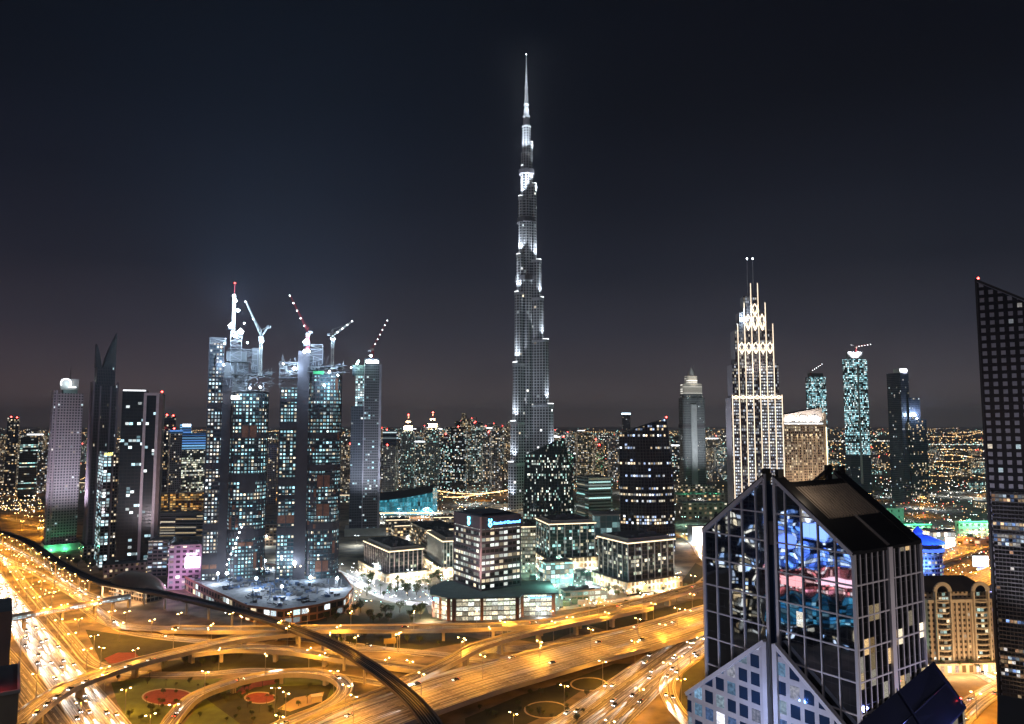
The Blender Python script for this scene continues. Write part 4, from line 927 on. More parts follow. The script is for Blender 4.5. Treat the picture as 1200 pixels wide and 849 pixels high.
# ------------------------------------------------------------------ pointed glass towers
def sail(label, pxl, pxr, Y, left_top, right_top, peak_px, base, fm, bulge, lean):
    x0, x1 = X(pxl, Y, 570), X(pxr, Y, 570); W = x1-x0
    t = thing('glass_tower', label, 'tower', ((x0+x1)/2, Y, 0))
    zl, zr = Z(left_top, Y), Z(right_top, Y); pk = (X(peak_px, Y, 500)-x0)/W; n, k = 22, 26
    def ztop(u):
        if u <= pk: s = u/pk; return zl+(zr-zl)*(s**.85)
        return zr-(zr-zl)*.02*(u-pk)
    def pt(u, v, side):
        z = ztop(min(u, 1))*v; h = z/zr
        xl = -W/2+bulge*W*h**2.2; xr = W/2-lean*W*max(0, h-.25)**1.9
        x = xl+(xr-xl)*u; y = (-14*math.sin(math.pi*u)-4)*(1-.25*h) if side == 0 else (12*math.sin(math.pi*u)+4)*(1-.25*h)
        return Vector((x, y, z))
    m = MB()
    for side in (0, 1):
        for i in range(n):
            for j in range(k):
                u0, u1, v0, v1 = i/n, (i+1)/n, j/k, (j+1)/k; q = [pt(u0,v0,side), pt(u1,v0,side), pt(u1,v1,side), pt(u0,v1,side)]
                uv = [(p.x+W, p.z) for p in q]
                if side: q.reverse(); uv.reverse()
                m.face(q, 0, uv)
    for u in (0, 1):
        for j in range(k):
            q = [pt(u,j/k,1), pt(u,j/k,0), pt(u,(j+1)/k,0), pt(u,(j+1)/k,1)]; uv = [(p.y,p.z) for p in q]
            if u: q.reverse(); uv.reverse()
            m.face(q, 0, uv)
    for i in range(n):
        m.face([pt(i/n,1,0), pt((i+1)/n,1,0), pt((i+1)/n,1,1), pt(i/n,1,1)], 1)
    m.build('glass_shell', [fm, roof_dark], t)
    e = MB()
    for u in (0, 1):
        for j in range(k): a, b = pt(u,j/k,0), pt(u,(j+1)/k,0); e.bar(a+Vector((0,-.3,0)), b+Vector((0,-.3,0)), 1.0)
    for i in range(n): a, b = pt(i/n,1,0), pt((i+1)/n,1,0); e.bar(a+Vector((0,-.3,.2)), b+Vector((0,-.3,.2)), .9)
    e.build('edge_trim', mat('edge_trim', (.1,.12,.12), .35, .7), t)
    f = MB()
    for i in range(1, 16):
        u = i/16
        for j in range(k): f.bar(pt(u,j/k,0)+Vector((0,-.15,0)), pt(u,(j+1)/k,0)+Vector((0,-.15,0)), .35)
    tag(f.build('mullions', mat('edge_trim', (.1,.12,.12)), t), kind='stuff')
    top = pt(pk, 1, 0); obst(t, top.x, top.y+2, top.z-1, 1.3)
    return t, W
g1 = facade('green_tower_glass', 3.8, 2.0, .3, .3, (.03,.04,.042), (.012,.03,.03), .26, [(.8,.95,.85),(.9,1,.9),(.55,.95,.85),(1,.92,.7)], 2.0, .75, .08)
g2 = facade('purple_tower_glass', 4.0, 3.2, .25, .35, (.03,.028,.035), (.016,.014,.022), .24, [(1,.9,.7),(.9,.95,1),(.5,.65,1),(1,.75,.45)], 2.0, .98, .07)
sail('green tinted pointed glass tower beside the tallest spire', 613, 672, 1050, 534, 513, 672, 640, g1, .07, .34)
sail('broad dark pointed glass tower with slanted roof', 726, 789, 960, 510, 490, 789, 640, g2, .0, .22)
t, W, D, z = low_block('office_block', 'rounded teal stacked block between the two pointed towers', 'office', 676, 690, 718, 620, 560, 20, facade('teal_stack', 5, 40, .02, .55, (.3,.36,.35), (.03,.05,.05), .5, TEAL, 1.0, .3), roof_dark, 4)
low_block('office_block', 'pale teal slab building with bright panel at its foot', 'office', 690, 697, 735, 640, 604, 4, facade('teal_slab', 8, 8, .1, .1, (.2,.25,.26), (.1,.2,.22), .5, [(.5,.85,.9),(.6,.9,.9),(.3,.6,.65),(.4,.7,.7)], .7, .1), roof_grey, 5)
def work_yard():
    rr = random.Random(21); c = G(660, 690); b = MB()
    for _ in range(110):
        p = G(rr.uniform(618,722), rr.uniform(648,712))-c; s = rr.uniform(1,4); b.box(p.x, p.x+s*1.6, p.y, p.y+s, .02, rr.uniform(1,6), rr.randrange(2))
    o = b.build('site_cabins', [white_panel, mat('green_cabin', (.16,.3,.27), .7)]); o.location = c; tag(o, 'jumble of pale cabins and crates in the teal lit yard', 'site cabins', kind='stuff')
    pp('work_yard', [(612,650), (720,652), (735,700), (655,716), (640,700)], mat('yard_slab', (.34,.36,.35), .8, vary=.5, scale=.15))
    low_block('site_office', 'bright teal lit frame building in the work yard', 'building', 632, 640, 672, 690, 660, 18, facade('teal_frame', 4.5, 5, .15, .2, (.4,.45,.44), (.1,.2,.2), 1.2, TEAL, 1.6, .1), roof_grey, 3)
    low_block('site_shed', 'long low teal shed in the work yard behind the bank base', 'building', 655, 662, 712, 706, 694, 16, facade('teal_shed', 4.5, 6, .15, .3, (.3,.36,.36), (.08,.16,.16), .8, TEAL, 1.0, .1), roof_grey, 3)
work_yard()
def hall():
    Y = G(600, 604).y; x0, x1 = X(438, Y, 590), X(507, Y, 590); W = x1-x0
    t = thing('opera_hall', 'long hall with dark curved roof and blue lit glass front', 'hall', (x0, Y, 0)); m = MB(); n = 20
    zf = lambda u: Z(584, Y)+ (Z(574,Y)-Z(584,Y))*u**1.6
    for i in range(n):
        u, v = i/n, (i+1)/n
        m.face([(u*W,0,0), (v*W,0,0), (v*W,0,zf(v)-5), (u*W,0,zf(u)-5)], 0, [(u*W,0), (v*W,0), (v*W,zf(v)), (u*W,zf(u))])
        m.face([(u*W,-7,zf(u)-4), (v*W,-7,zf(v)-4), (v*W,20,zf(v)+8), (u*W,20,zf(u)+8)], 1); m.face([(u*W,20,zf(u)+8), (v*W,20,zf(v)+8), (v*W,80,zf(v)), (u*W,80,zf(u))], 1)
        m.face([(v*W,-7,zf(v)-4), (u*W,-7,zf(u)-4), (u*W,0,zf(u)-5), (v*W,0,zf(v)-5)], 1)
    m.wall((W,0), (W,80), 0, Z(576,Y), 0); m.wall((0,80), (0,0), 0, Z(584,Y), 0)
    m.build('hall_body', [facade('blue_hall_glass', 9, 4, .08, .06, (.1,.2,.25), (.02,.12,.16), 1.4, [(.08,.55,.75),(.1,.6,.8),(.2,.75,.95),(.05,.45,.6)], .55, .1, .2, 0, .5, 0, .3, .8), mat('hall_roof', (.07,.08,.085), .5)], t)
    b = MB(); b.box(-8, W+20, -16, -10, 4, 7); b.build('terrace', cream, t); s = MB(); s.box(-8, W+20, -16.4, -16.02, 5, 6.4); s.build('terrace_light', warmstrip, t)
hall()

# ------------------------------------------------------------------ gold lined stepped tower
def gold_tower():
    Y = 900; a = R(-5); loc, W, D = frame(851.5, 859, 920.5, Y, a, 560)
    D = 34
    t = thing('hotel_tower', 'tall stepped tower outlined by gold light lines with twin masts', 'tower', loc, a)
    body = facade('gold_tower_facade', 3.9, 2.35, .3, .35, (.10,.095,.11), (.02,.022,.035), .55, [(1,.9,.7),(.9,.95,1),(.8,.88,1),(1,.95,.85)], .75, .3, .1)
    cells = facade('gold_tower_lit_bays', 3.9, 2.6, .38, .5, (.12,.11,.12), (.03,.03,.04), 1.25, [(.92,.95,1),(1,.95,.85),(.85,.92,1),(.75,.85,1)], 1.5, .15, .2, 0, .6, 0, .6, 1.1)
    side = mat('pale_grey_side', (.30,.295,.33), .7)
    tiers = [(0, W, 0, Z(466,Y)), (2.5, W-4, Z(466,Y), Z(427,Y)), (7, W-9.5, Z(427,Y), Z(387,Y)), (13.5, W-16.5, Z(387,Y), Z(366,Y)), (19, W-24, Z(366,Y), Z(347,Y))]
    for i, (x0, x1, z0, z1) in enumerate(tiers):
        m = MB(); m.wall((x0,i*1.0), (x1,i*1.0), z0, z1, 0); m.wall((x1,i), (x1,D-i*3), z0, z1, 1); m.wall((x1,D-i*3), (x0,D-i*3), z0, z1, 1); m.wall((x0,D-i*3), (x0,i), z0, z1, 1)
        m.face([(x0,i,z1), (x1,i,z1), (x1,D-i*3,z1), (x0,D-i*3,z1)], 2); m.build('tier', [body, side, roof_dark], t)
    gold = glow('gold_line_glow', (1,.80,.58), 2.6)
    nb = 7; xs = [1.5+(W-3)*k/nb for k in range(nb+1)]
    for k, x in enumerate(xs):
        zt = 0
        for (x0, x1, z0, z1), up in zip(tiers, (4,5,8,12,16)):
            if x0-.2 <= x <= x1+.2: zt = z1+up
        q = MB(); q.box(x-.75, x+.75, -1.6, -.02, 0, zt); f = q.build('fin', mat('gold_tower_fin', (.5,.46,.42), .6), t)
        s = MB(); s.box(x-.24, x+.24, -2.0, -1.62, 25, zt-1); s.build('light_line', gold, f)
    for k in (0,2,4,5):
        x0, x1 = xs[k]+1.1, xs[k+1]-1.1
        zt = Z(470, Y) if k in (0,) else Z(430, Y)
        if k == 5: x1 = xs[6]-1.1
        c = MB(); c.box(x0, x1, -.7, -.03, 20, zt); c.build('lit_bay', cells, t)
    q = MB(); q.box(xs[6]+1.1, xs[7]-1.1, -.7, -.03, 20, Z(470,Y)); q.build('lit_bay', cells, t)
    def dia(z0, z1, xa, xb, n, name):
        b = MB(); w_ = (xb-xa)/n
        for i in range(n):
            c0 = xa+i*w_; b.bar((c0,-2.2,z0+ (z1-z0)*.5), (c0+w_/2,-2.2,z1), .85); b.bar((c0+w_/2,-2.2,z1), (c0+w_,-2.2,z0+(z1-z0)*.5), .85); b.bar((c0,-2.2,z0+(z1-z0)*.5), (c0+w_/2,-2.2,z0), .85); b.bar((c0+w_/2,-2.2,z0), (c0+w_,-2.2,z0+(z1-z0)*.5), .85)
            b.bar((c0,-2.5,z1-1), (c0+w_/2,-2.5,z0+2), .6); b.bar((c0+w_/2,-2.5,z0+2), (c0+w_,-2.5,z1-1), .6)
        b.build(name, gold, t)
    dia(Z(415,Y), Z(402,Y), xs[1], xs[6], 5, 'lit_lattice'); dia(Z(388,Y), Z(369,Y), xs[2], xs[5], 3, 'lit_lattice'); dia(Z(371,Y), Z(357,Y), xs[3], xs[4], 1, 'lit_lattice'); dia(Z(468,Y), Z(464,Y), xs[0], xs[7], 7, 'lit_band')
    for x in (W*.42, W*.53): 
        q = MB(); q.cyl(x, 10, .7, .35, Z(347,Y), Z(303,Y), 8); o = q.build('mast', side, t); q = MB(); q.octa((x,9.2,Z(302,Y)), 1.0); q.build('mast_lamp', whiteglow, o)
    letters(t, 'lit_sign', 14, 2.5, Z(376,Y), 10, 4, glow('bright_sign_glow', (.9,.97,1), 14), 0, 6, 7)
    flood(t, (W*.5, -20, 215), (0,.35,1), 1.2e5, (1,.85,.7), 90); flood(t, (W*.5, -40, 20), (0,.3,1), 2e5, (1,.85,.75), 70); flood(t, (-70, 12, 120), (.8,0,.8), 2e5, (.85,.85,1), 90, 3); lamp('POINT', (17,-6,Z(372,Y)), 40000, (.7,.9,1), t)
gold_tower()
def mall_hotel():
    Y = 1010; a = R(3); loc, W, D = frame(917, 920, 969, Y, a, 530); D = 30
    t = thing('hotel', 'warm brown hotel slab with bright slanted top and uplit bays', 'hotel', loc, a)
    f = facade('brown_hotel_facade', 3.6, 2.9, .35, .38, (.36,.29,.24), (.05,.045,.04), .42, [(1,.85,.55),(1,.9,.65),(1,.8,.5),(.9,.8,.6)], 1.1, .3)
    z0, zl, zr = Z(499,Y), Z(489,Y), Z(481,Y)
    m = MB(); m.prism(rect(W, D), 0, z0, 0, 1); m.build('tower_body', [f, roof_dark], t)
    c = MB(); c.box(-1, W*.94, -1.4, D, z0+.02, z0+2); c.build('cornice', cream, t)
    s = MB(); u = s.wall((0,1), (W*.93,1), z0+2.02, zl+3, 0, 0, zr+4); s.wall((W*.93,1), (W*.93,D), z0+2.02, zr+4, 0); s.wall((0,D), (0,1), z0+2.02, zl+3, 0); s.wall((W*.93,D), (0,D), z0+2.02, zr+4, 0, 0, zl+3); s.face([(0,1,zl+3), (W*.93,1,zr+4), (W*.93,D,zr+4), (0,D,zl+3)], 1); s.build('slanted_top', [mat('pale_top', (.55,.5,.47), .6), roof_grey], t)
    letters(t, 'roof_sign', W*.33, .6, z0+7, W*.55, 6.5, glow('hotel_sign_glow', (1,.97,.92), 4.5), 0, 15, 8)
    b = MB(); b.box(0, W*.92, -1.2, -1.0, z0+2.1, z0+3.4); b.build('cornice_light', whitestrip, t)
    e = MB(); e.box(W*.94, W, -1, D, 0, z0+18); e.build('end_fin', cream, t); e = MB(); e.box(W-.6, W+.2, -1.5, -1.02, 10, z0-2); e.build('edge_light', glow('gold_edge_glow', (1,.85,.5), 4), t)
    for k in range(5):
        x = W*(.30+.115*k); q = MB(); q.box(-.5, .5, -.9, -.02, 20, z0-12); q.build('pilaster', cream, t).location = (x,0,0); flood(t, (x, -2.4, z0-6), (0,.12,-1), 26000, (1,.8,.5), 36, .3)
    for k in range(4): flood(t, (W*(.1+.23*k), -4, z0+1), (0,.3,1), 40000, (1,.9,.8), 110, .5)
    flood(t, (W*.5, -30, 30), (0,.5,1), 6e5, (1,.72,.45), 90)
mall_hotel()
def slender():
    Y = 1730; x0, x1 = X(798,Y,520), X(826,Y,520); W = x1-x0
    t = thing('hotel_tower', 'slender grey tower with rounded lit crown and twin spires', 'tower', ((x0+x1)/2, Y, 0), R(8))
    f = facade('slender_facade', 4, 3, .4, .4, (.17,.18,.19), (.03,.035,.04), .03, WHITE, 1.2, .4); h = W/2
    zt = Z(462,Y)
    m = MB(); m.prism(rounded(-h, h, -14, 20, 8), 0, zt-10, 0, 1); m.prism(rounded(-h*.9, h*.9, -12, 18, 8), zt-10, zt, 0, 1); m.prism(rounded(-h*.35, h*.2, -17, -10, 3), 20, zt-25, 2, 1); m.build('tower_body', [f, roof_dark, mat('pale_shaft', (.34,.35,.36), .7)], t)
    d = MB(); d.prism(rounded(-h*1.04, h*1.04, -15, 21, 8), zt-80, zt-72, 0, 0, True); d.build('plant_floor', corem, t)
    cr = facade('lit_crown_bands', 5, 60, .0, .5, (.4,.38,.33), (.3,.25,.2), 2, [(1,.95,.85)]*2, 1.4, 0)
    m = MB(); m.prism(rounded(-h*.85, h*.85, -11, 17, 8), zt, Z(450,Y), 0, 1); m.prism(rounded(-h*.5, h*.45, -9, 14, 6), Z(450,Y), Z(441,Y), 0, 1); m.build('crown', [cr, roof_grey], t)
    c = MB(); c.cyl(0, 2, 11, 1.5, Z(441,Y), Z(431,Y), 14); c.build('crown_cone', white_panel, t)
    for x in (2, 7): q = MB(); q.cyl(x, 2, .9, .4, Z(441,Y), Z(428,Y), 6); q.build('spire', steel, t)
    flood(t, (0,-160,60), (0,.8,.7), 1.2e6, (.9,.95,1), 90, 3); flood(t, (0,-40,Z(462,Y)), (0,.5,1), 1.5e5, (1,.97,.9), 70)  # wide first spot added in front to lift the grey body
    p = MB(); p.prism([(-45,-30), (60,-30), (60,40), (-45,40)], 0, 14, 0, 1); p.prism([(-36,-24), (45,-24), (45,40), (-36,40)], 14, 24, 0, 1); p.build('podium', [facade('stepped_podium', 5, 6, .3, .4, (.4,.36,.3), (.06,.06,.05), .4, WARM, 1.2, .2), roof_grey], t)
slender()
def far_tower(name, label, pl, pn, pr, base, top, a, fm, extra=None):
    Y = G(600, base).y; loc, W, D = frame(pl, pn, pr, Y, R(a), (base+top)/2); z = Z(top, Y); t = thing(name, label, 'tower', loc, R(a))
    m = MB(); m.prism(rect(W, D), 0, z, 0, 1); m.build('tower_body', [fm, roof_dark], t); return t, W, D, z, Y
cyanc = facade('cyan_site_cells', 4.2, 3.6, .3, .3, (.09,.11,.13), (.02,.05,.06), .7, [(.45,.9,1),(.6,.95,1),(.35,.75,.85),(.85,1,1)], 2.2, .3)
nav = facade('navy_tower_grid', 4.0, 3.2, .3, .35, (.10,.10,.14), (.03,.035,.06), .035, WHITE, 1.4, .5)
nav2 = facade('navy_lit_grid', 4.0, 3.2, .25, .35, (.06,.065,.09), (.02,.025,.04), .2, WARM, 1.4, .7)
t, W, D, z, Y = far_tower('unfinished_tower', 'slim cyan lit unfinished tower with crane on top', 990, 996, 1019, 583, 421, 14, cyanc)
m = MB(); m.prism(rect(W, D, 6), z, z+18, 0, 1); m.build('top_structure', [mat('pale_core', (.4,.4,.42), .8), roof_dark], t)
m = MB(); m.prism(rect(W, D, -.6), 0, 95, 0, 0); m.build('dark_lower_floors', nav, t); m = MB(); m.box(W*.45, W*.55, -1.5, -.7, 30, z-10); m.build('hoist_track', white_panel, t)
flood(t, (W*.5,-12,z-4), (0,.4,1), 5e5, (.9,.95,1), 100)
crane('tower_crane', 'far crane with lamp dotted jib above the slim cyan tower', 1003, Y, 414, 408, (1020,404), (997,404), CG, redcol, 5)
t, W, D, z, Y = far_tower('unfinished_tower', 'cyan lit unfinished tower half hidden behind the brown hotel', 946, 953, 970, 575, 442, 14, cyanc)
m = MB(); m.prism(rect(W, D, 4), z, z+10, 0, 0); m.build('top_structure', corem, t)
crane('tower_crane', 'far crane with raised lamp dotted jib behind the brown hotel', 950, Y, 440, 437, (963,427), (947,437), CG, redcol, 6)
t, W, D, z, Y = far_tower('residential_tower', 'dark navy slab tower with notched top right of the cyan tower', 1042, 1058, 1068, 590, 437, 20, nav); m = MB(); m.prism([(1,1), (W-1,1), (W-1,D*.5), (1,D*.5)], z, z+9, 0, 1); m.build('notched_top', [white_panel, roof_dark], t)
flood(t, (W*.5,-14,z-12), (0,.3,1), 3e5, (.9,.95,1), 90)
t, W, D, z, Y = far_tower('residential_tower', 'shorter navy tower with bright lamp beside the notched slab', 1064, 1068, 1088, 590, 492, 10, nav2); m = MB(); m.prism([(2,2), (W*.7,2), (W*.7,D), (2,D)], z, Z(466,Y), 0, 1); m.build('upper_block', [nav, roof_dark], t); beacon(t, (W*.3,0,z+10), 3.2, 5e5); beacon(t, (W*.45,0,z+2), 1.6, 0)
t, W, D, z, Y = far_tower('office_tower', 'thin far tower with white lit cap on the skyline', 729, 730, 739, 540, 486, 4, nav); m = MB(); m.box(-1, W+1, -1, D+1, z, z+7); m.build('lit_cap', glow('white_cap_glow', (.6,.85,1), 5), t)
lilf = facade('far_lilac', 4, 3.2, .4, .4, (.3,.26,.29), (.03,.03,.04), .12, WARM, 1.3, .4)
for lab, pl, pn, pr, b, tp, a, fm in (
    ('dark slab with red roof lamps behind the portal frame tower', 184, 189, 204, 602, 488, 32, nav2), ('mauve slab with a red lamp left of the blue crowned block', 196, 198, 212, 606, 504, 32, lilf),
    ('blue crowned office block behind the first unfinished tower', 205, 208, 246, 598, 528, 32, facade('busy_office', 4, 3, .2, .3, (.12,.13,.15), (.03,.05,.06), .5, CREAM, 1.4, .5)), ('dim tower with white lit top behind the blue crowned block', 210, 212, 222, 590, 497, 32, nav),
    ('dark square tower with two red lamps at the far left edge', 2, 6, 20, 582, 490, 32, nav2), ('dark office with cool window rows at the far left', 20, 22, 43, 585, 513, 32, facade('cool_rows', 4, 5, .1, .45, (.05,.06,.06), (.02,.03,.03), .45, TEAL, 1.6, .9)),
    ('grey tower with white top seen between the unfinished towers', 312, 314, 324, 592, 520, 32, lilf), ('white ribbed tower with red crown lamp right of the twin slab tower', 447, 449, 463, 590, 523, 0, facade('white_ribs', 4, 3, .5, .3, (.45,.46,.46), (.04,.06,.06), .2, CREAM, 1.2, .2)),
    ('blue striped tower with red roof lamp behind the white ribbed tower', 446, 448, 464, 575, 505, 0, facade('blue_stripes', 7, 40, .0, .6, (.06,.09,.13), (.03,.05,.1), .5, COOL, 1.2, .3))):
    t, W, D, z, Y = far_tower('office_tower', lab, pl, pn, pr, b, tp, a, fm)
    if 'red' in lab: obst(t, W*.3, 2, z, 1.8); 
    if 'two red' in lab or 'red roof lamps' in lab: obst(t, W*.8, 2, z-1, 1.8)
    if 'blue crowned' in lab:
        m = MB(); m.prism(rect(W, D, -1), z, Z(508,Y), 0, 1); m.build('blue_crown', [facade('blue_crown_bands', 5, 50, .0, .45, (.02,.06,.18), (.05,.2,.6), 2, [(.15,.4,1),(.25,.6,1)], 1.3, 0), roof_dark], t)
    if 'white lit top' in lab: m = MB(); m.box(0, W, -1, -.1, z-6, z); m.build('lit_top', whitestrip, t)
for lab, px, top in (('cream twin tower with red tipped crown, left one on the skyline', 477, 489), ('cream twin tower with red tipped crown, taller right one on the skyline', 506, 486)):
    t, W, D, z, Y = far_tower('hotel_tower', lab, px-8, px-7, px+8, 578, top+17, 3, facade('teal_twin', 4, 3.5, .4, .35, (.34,.38,.38), (.04,.07,.08), .3, TEAL, 1.3, .4))
    m = MB(); m.prism(rect(W, D, 4), z, z+14, 0, 0); m.prism(rect(W, D, 9), z+14, z+26, 0, 0); m.build('crown', cream, t); m = MB(); m.cyl(W/2, D/2, 4, .5, z+26, z+42, 8); m.build('spire', cream, t); obst(t, W/2, D/2-4, z+38, 2.4)
    for k in range(3): flood(t, (W*(.2+.3*k), -10, z-6), (0,.4,1), 3e5, (1,.75,.5), 90)

# ------------------------------------------------------------------ shopping mall on the right
def mall_right():
    fm = facade('sand_mall_facade', 7, 9, .5, .5, (.42,.34,.27), (.08,.06,.05), .5, WARM, 1.2, .2)
    grn = mat('green_roof_tiles', (.08,.2,.15), .6); pinkst = mat('rose_stone', (.36,.26,.25), .8)
    low_block('mall_block', 'long rose stone mall block below the dark navy towers', 'mall', 940, 985, 1088, 600, 577, 6, facade('rose_wall', 14, 5, .75, .3, (.36,.26,.25), (.06,.05,.05), .1, WARM, 1, .2), roof_grey, 4)
    low_block('mall_block', 'teal flat mall roof right of the triangular gable', 'mall', 975, 1000, 1060, 618, 597, 5, facade('teal_wall', 10, 12, .8, .6, (.26,.33,.33), (.05,.06,.06), .1, TEAL, 1, .2), mat('teal_roof', (.15,.24,.24), .8), 6)
    for i, (lab, l, n_, r_, b, tp) in enumerate((('low green edged mall wing lit along its roof', 1010, 1020, 1092, 632, 616), ('green lit mall wing at the right with a bright eave', 1120, 1124, 1175, 630, 612))):
        t, W, D, z = low_block('mall_wing', lab, 'mall', l, n_, r_, b, tp, 5, fm, grn, 3)
        s = MB(); s.box(0, W, -1.6, -.6, z-.6, z+1.2); s.build('green_eave_light', glow('green_eave_glow', (.1,1,.45), 1.6), t)
        for k in range(4): lamp('POINT', (W*(.15+.23*k), -6, z+4), 60000, (.2,1,.5), t)
    t, W, D, z = low_block('mall_gate', 'cream mall entrance block with a lit golden arch', 'mall', 1050, 1055, 1098, 644, 621, 4, mat('cream_stone', (.5,.43,.34)), roof_grey, 3)
    arch = MB()
    for k in range(9):
        q0, q1 = R(20*k), R(20*(k+1)); arch.face([(W*.4,-.8,6), (W*.4+7*math.cos(q0),-.8,6+7*math.sin(q0)), (W*.4+7*math.cos(q1),-.8,6+7*math.sin(q1))][::-1])
    arch.box(W*.4-7, W*.4+7, -.8, -.5, .2, 6); arch.build('arch_window', glow('arch_glow', (1,.6,.2), .5), t)
    for k in range(5): lamp('POINT', (W*(.1+.2*k), -9, 5), 70000, (1,.8,.5), t)
    t, W, D, z = low_block('mall_store', 'white shop front with bright screen beside the golden arch', 'mall', 1082, 1090, 1120, 646, 624, 4, facade('white_shop', 6, 5, .1, .1, (.5,.48,.46), (.2,.2,.2), 1.3, WHITE, 2.2, .1), roof_grey, 3)
    m = MB(); m.box(0, 12, -.5, 0, 0, 14); m.build('video_screen', glow('white_screen_glow', (1,.85,.95), 5), t).location = (W*.62, -.1, 3)
    low_block('mall_store', 'brown long shop front with red sign at the right edge', 'mall', 1118, 1122, 1190, 644, 630, 4, facade('red_shop', 6, 8, .2, .4, (.33,.25,.22), (.06,.05,.05), .8, [(1,.25,.12),(1,.7,.4),(1,.9,.7),(1,.4,.2)], 1.3, .2), roof_grey, 5)
    low_block('mall_block', 'grey roofed mall block behind the slanted glass towers', 'mall', 792, 800, 852, 610, 590, 4, facade('brown_mall', 8, 9, .5, .5, (.32,.26,.2), (.06,.05,.05), .4, WARM, 1, .2), mat('teal_roof', (.15,.24,.24)), 8)
    t, W, D, z = low_block('mall_store', 'white floodlit wall building by the crescent road', 'mall', 806, 812, 850, 636, 618, 6, white_panel, roof_grey, 3)
    for k in range(3): lamp('POINT', (W*(.2+.3*k), -8, 6), 120000, (1,.93,.85), t)
    t, W, D, z = low_block('mall_block', 'dark green roofed pavilion under the slender grey tower', 'mall', 786, 794, 850, 592, 580, 4, fm, grn, 4)
    for k in range(3): lamp('POINT', (W*(.2+.3*k), D*.2, z+5), 12000, (.2,1,.55), t)
    # billboard
    Y = G(1150,690).y; p = P(1149, 658, Y+80); t = thing('billboard', 'bright white billboard on a post beside the orange highway', 'billboard', (p.x, p.y, 0)); m = MB(); m.cyl(0, .6, .8, .8, 0, p.z-6, 8); m.build('post', steel, t); m = MB(); m.box(-9, 9, 0, .5, p.z-6, p.z+6); m.build('panel', dark_metal, t); m = MB(); m.box(-8.7, 8.7, -.2, -.01, p.z-5.7, p.z+5.7); m.build('lit_face', glow('billboard_glow', (.85,.92,1), 4), t); m = MB(); m.box(-4, 4, -.2, 0, p.z-16, p.z-7); m.build('lower_face', glow('blue_panel_glow', (.3,.5,1), 2.5), t)
mall_right()

# ------------------------------------------------------------------ near right: hotel with arches, blue roofed hotel
def arch_hotel():
    Y = 500; a = R(-6); loc, W, D = frame(1080, 1090, 1170, Y, R(8), 740); W = X(1168,Y,740)-X(1090,Y,740); D = 32; a = R(4)
    t = thing('hotel', 'tan stone hotel with two barrel arches and balcony columns', 'hotel', loc, a)
    f = facade('tan_hotel_facade', 3.5, 3.1, .5, .5, (.42,.33,.25), (.05,.045,.04), .10, WARM, 1.2, .2)
    zt = Z(704, Y)
    pts = [(-5,10), (0,0), (W,0), (W+5,10), (W+5,D), (-5,D)]
    m = MB(); m.prism(pts, 0, zt, 0, 1); m.build('walls', [f, roof_dark], t)
    m = MB(); m.prism([(-6,8), (-1,-1.2), (W+1,-1.2), (W+6,8), (W+6,D), (-6,D)], zt-1.4, zt+.6, 0, 0, True); m.prism([(-1,4), (W+1,4), (W,D-2), (0,D-2)], zt+.6, zt+5, 1, 2); m.build('cornice', [cream, f, roof_dark], t)
    r = MB(); n = 8
    r.face([(-3,2,zt+5), (W+3,2,zt+5), (W-8,D*.5,zt+13), (8,D*.5,zt+13)]); r.face([(W+3,2,zt+5), (W+3,D,zt+5), (W-8,D*.5,zt+13)]); r.face([(-3,D,zt+5), (-3,2,zt+5), (8,D*.5,zt+13)]); r.face([(W+3,D,zt+5), (-3,D,zt+5), (8,D*.5,zt+13), (W-8,D*.5,zt+13)]); r.build('hip_roof', mat('dark_roof_tiles', (.045,.04,.045), .7), t)
    for x in (W*.2, W*.8):
        b = MB(); rr = 5.2
        for k in range(10):
            q0, q1 = R(18*k), R(18*(k+1)); b.bar((x+rr*math.cos(q0),-1.5,zt+6+rr*math.sin(q0)), (x+rr*math.cos(q1),-1.5,zt+6+rr*math.sin(q1)), 1.0, 0, 2.5)
        b.box(x-rr-.5, x-rr+.5, -2.5, -.2, 0, zt+6); b.box(x+rr-.5, x+rr+.5, -2.5, -.2, 0, zt+6); arch = b.build('arch_portal', cream, t)
        bw = MB(); bw.box(x-rr+.6, x+rr-.6, -.4, -.03, 6, zt+5); bw.build('balcony_recess', facade('balcony_glass', 3.5, 2.4, .12, .2, (.1,.08,.07), (.02,.02,.02), .35, [(.8,1,.9),(1,.9,.6),(.6,.9,.8),(1,.8,.5)], 1.3, .3), arch)
        for k in range(1, 13): q = MB(); q.prism([(x-rr+.6,-1.5), (x-1.5,-3.0), (x+1.5,-3.0), (x+rr-.6,-1.5), (x+rr-.6,-.42), (x-rr+.6,-.42)], k*3.5+3, k*3.5+4.0, 0, 0, True); q.build('balcony', cream, t)
    for x in (W*.5,):
        for k in range(5): q = MB(); q.box(-.5, .5, -1, -.1, 0, zt-1.5); q.build('pilaster', cream, t).location = (W*.34+W*.08*k, 0, 0)
    p = MB(); p.prism([(-8,4), (-3,-6), (W+3,-6), (W+8,4), (W+8,D), (-8,D)], 0, 7, 0, 1); p.build('ground_floor', [facade('tan_arcade', 7, 5, .45, .35, (.42,.33,.25), (.1,.08,.05), .6, [(.8,.9,1),(1,.9,.7),(1,.8,.5),(.9,1,1)], 1.8, .1), roof_grey], t)
    for k in range(5): lamp('POINT', (W*(.05+.22*k), -12, 5), 4500, (1,.62,.3), t)
    flood(t, (W*.5,-60,30), (0,.9,.1), 1.0e5, (1,.66,.34), 110, 3); flood(t, (-22,10,3), (.6,0,1), 2e4, (.4,1,.8), 90)
arch_hotel()
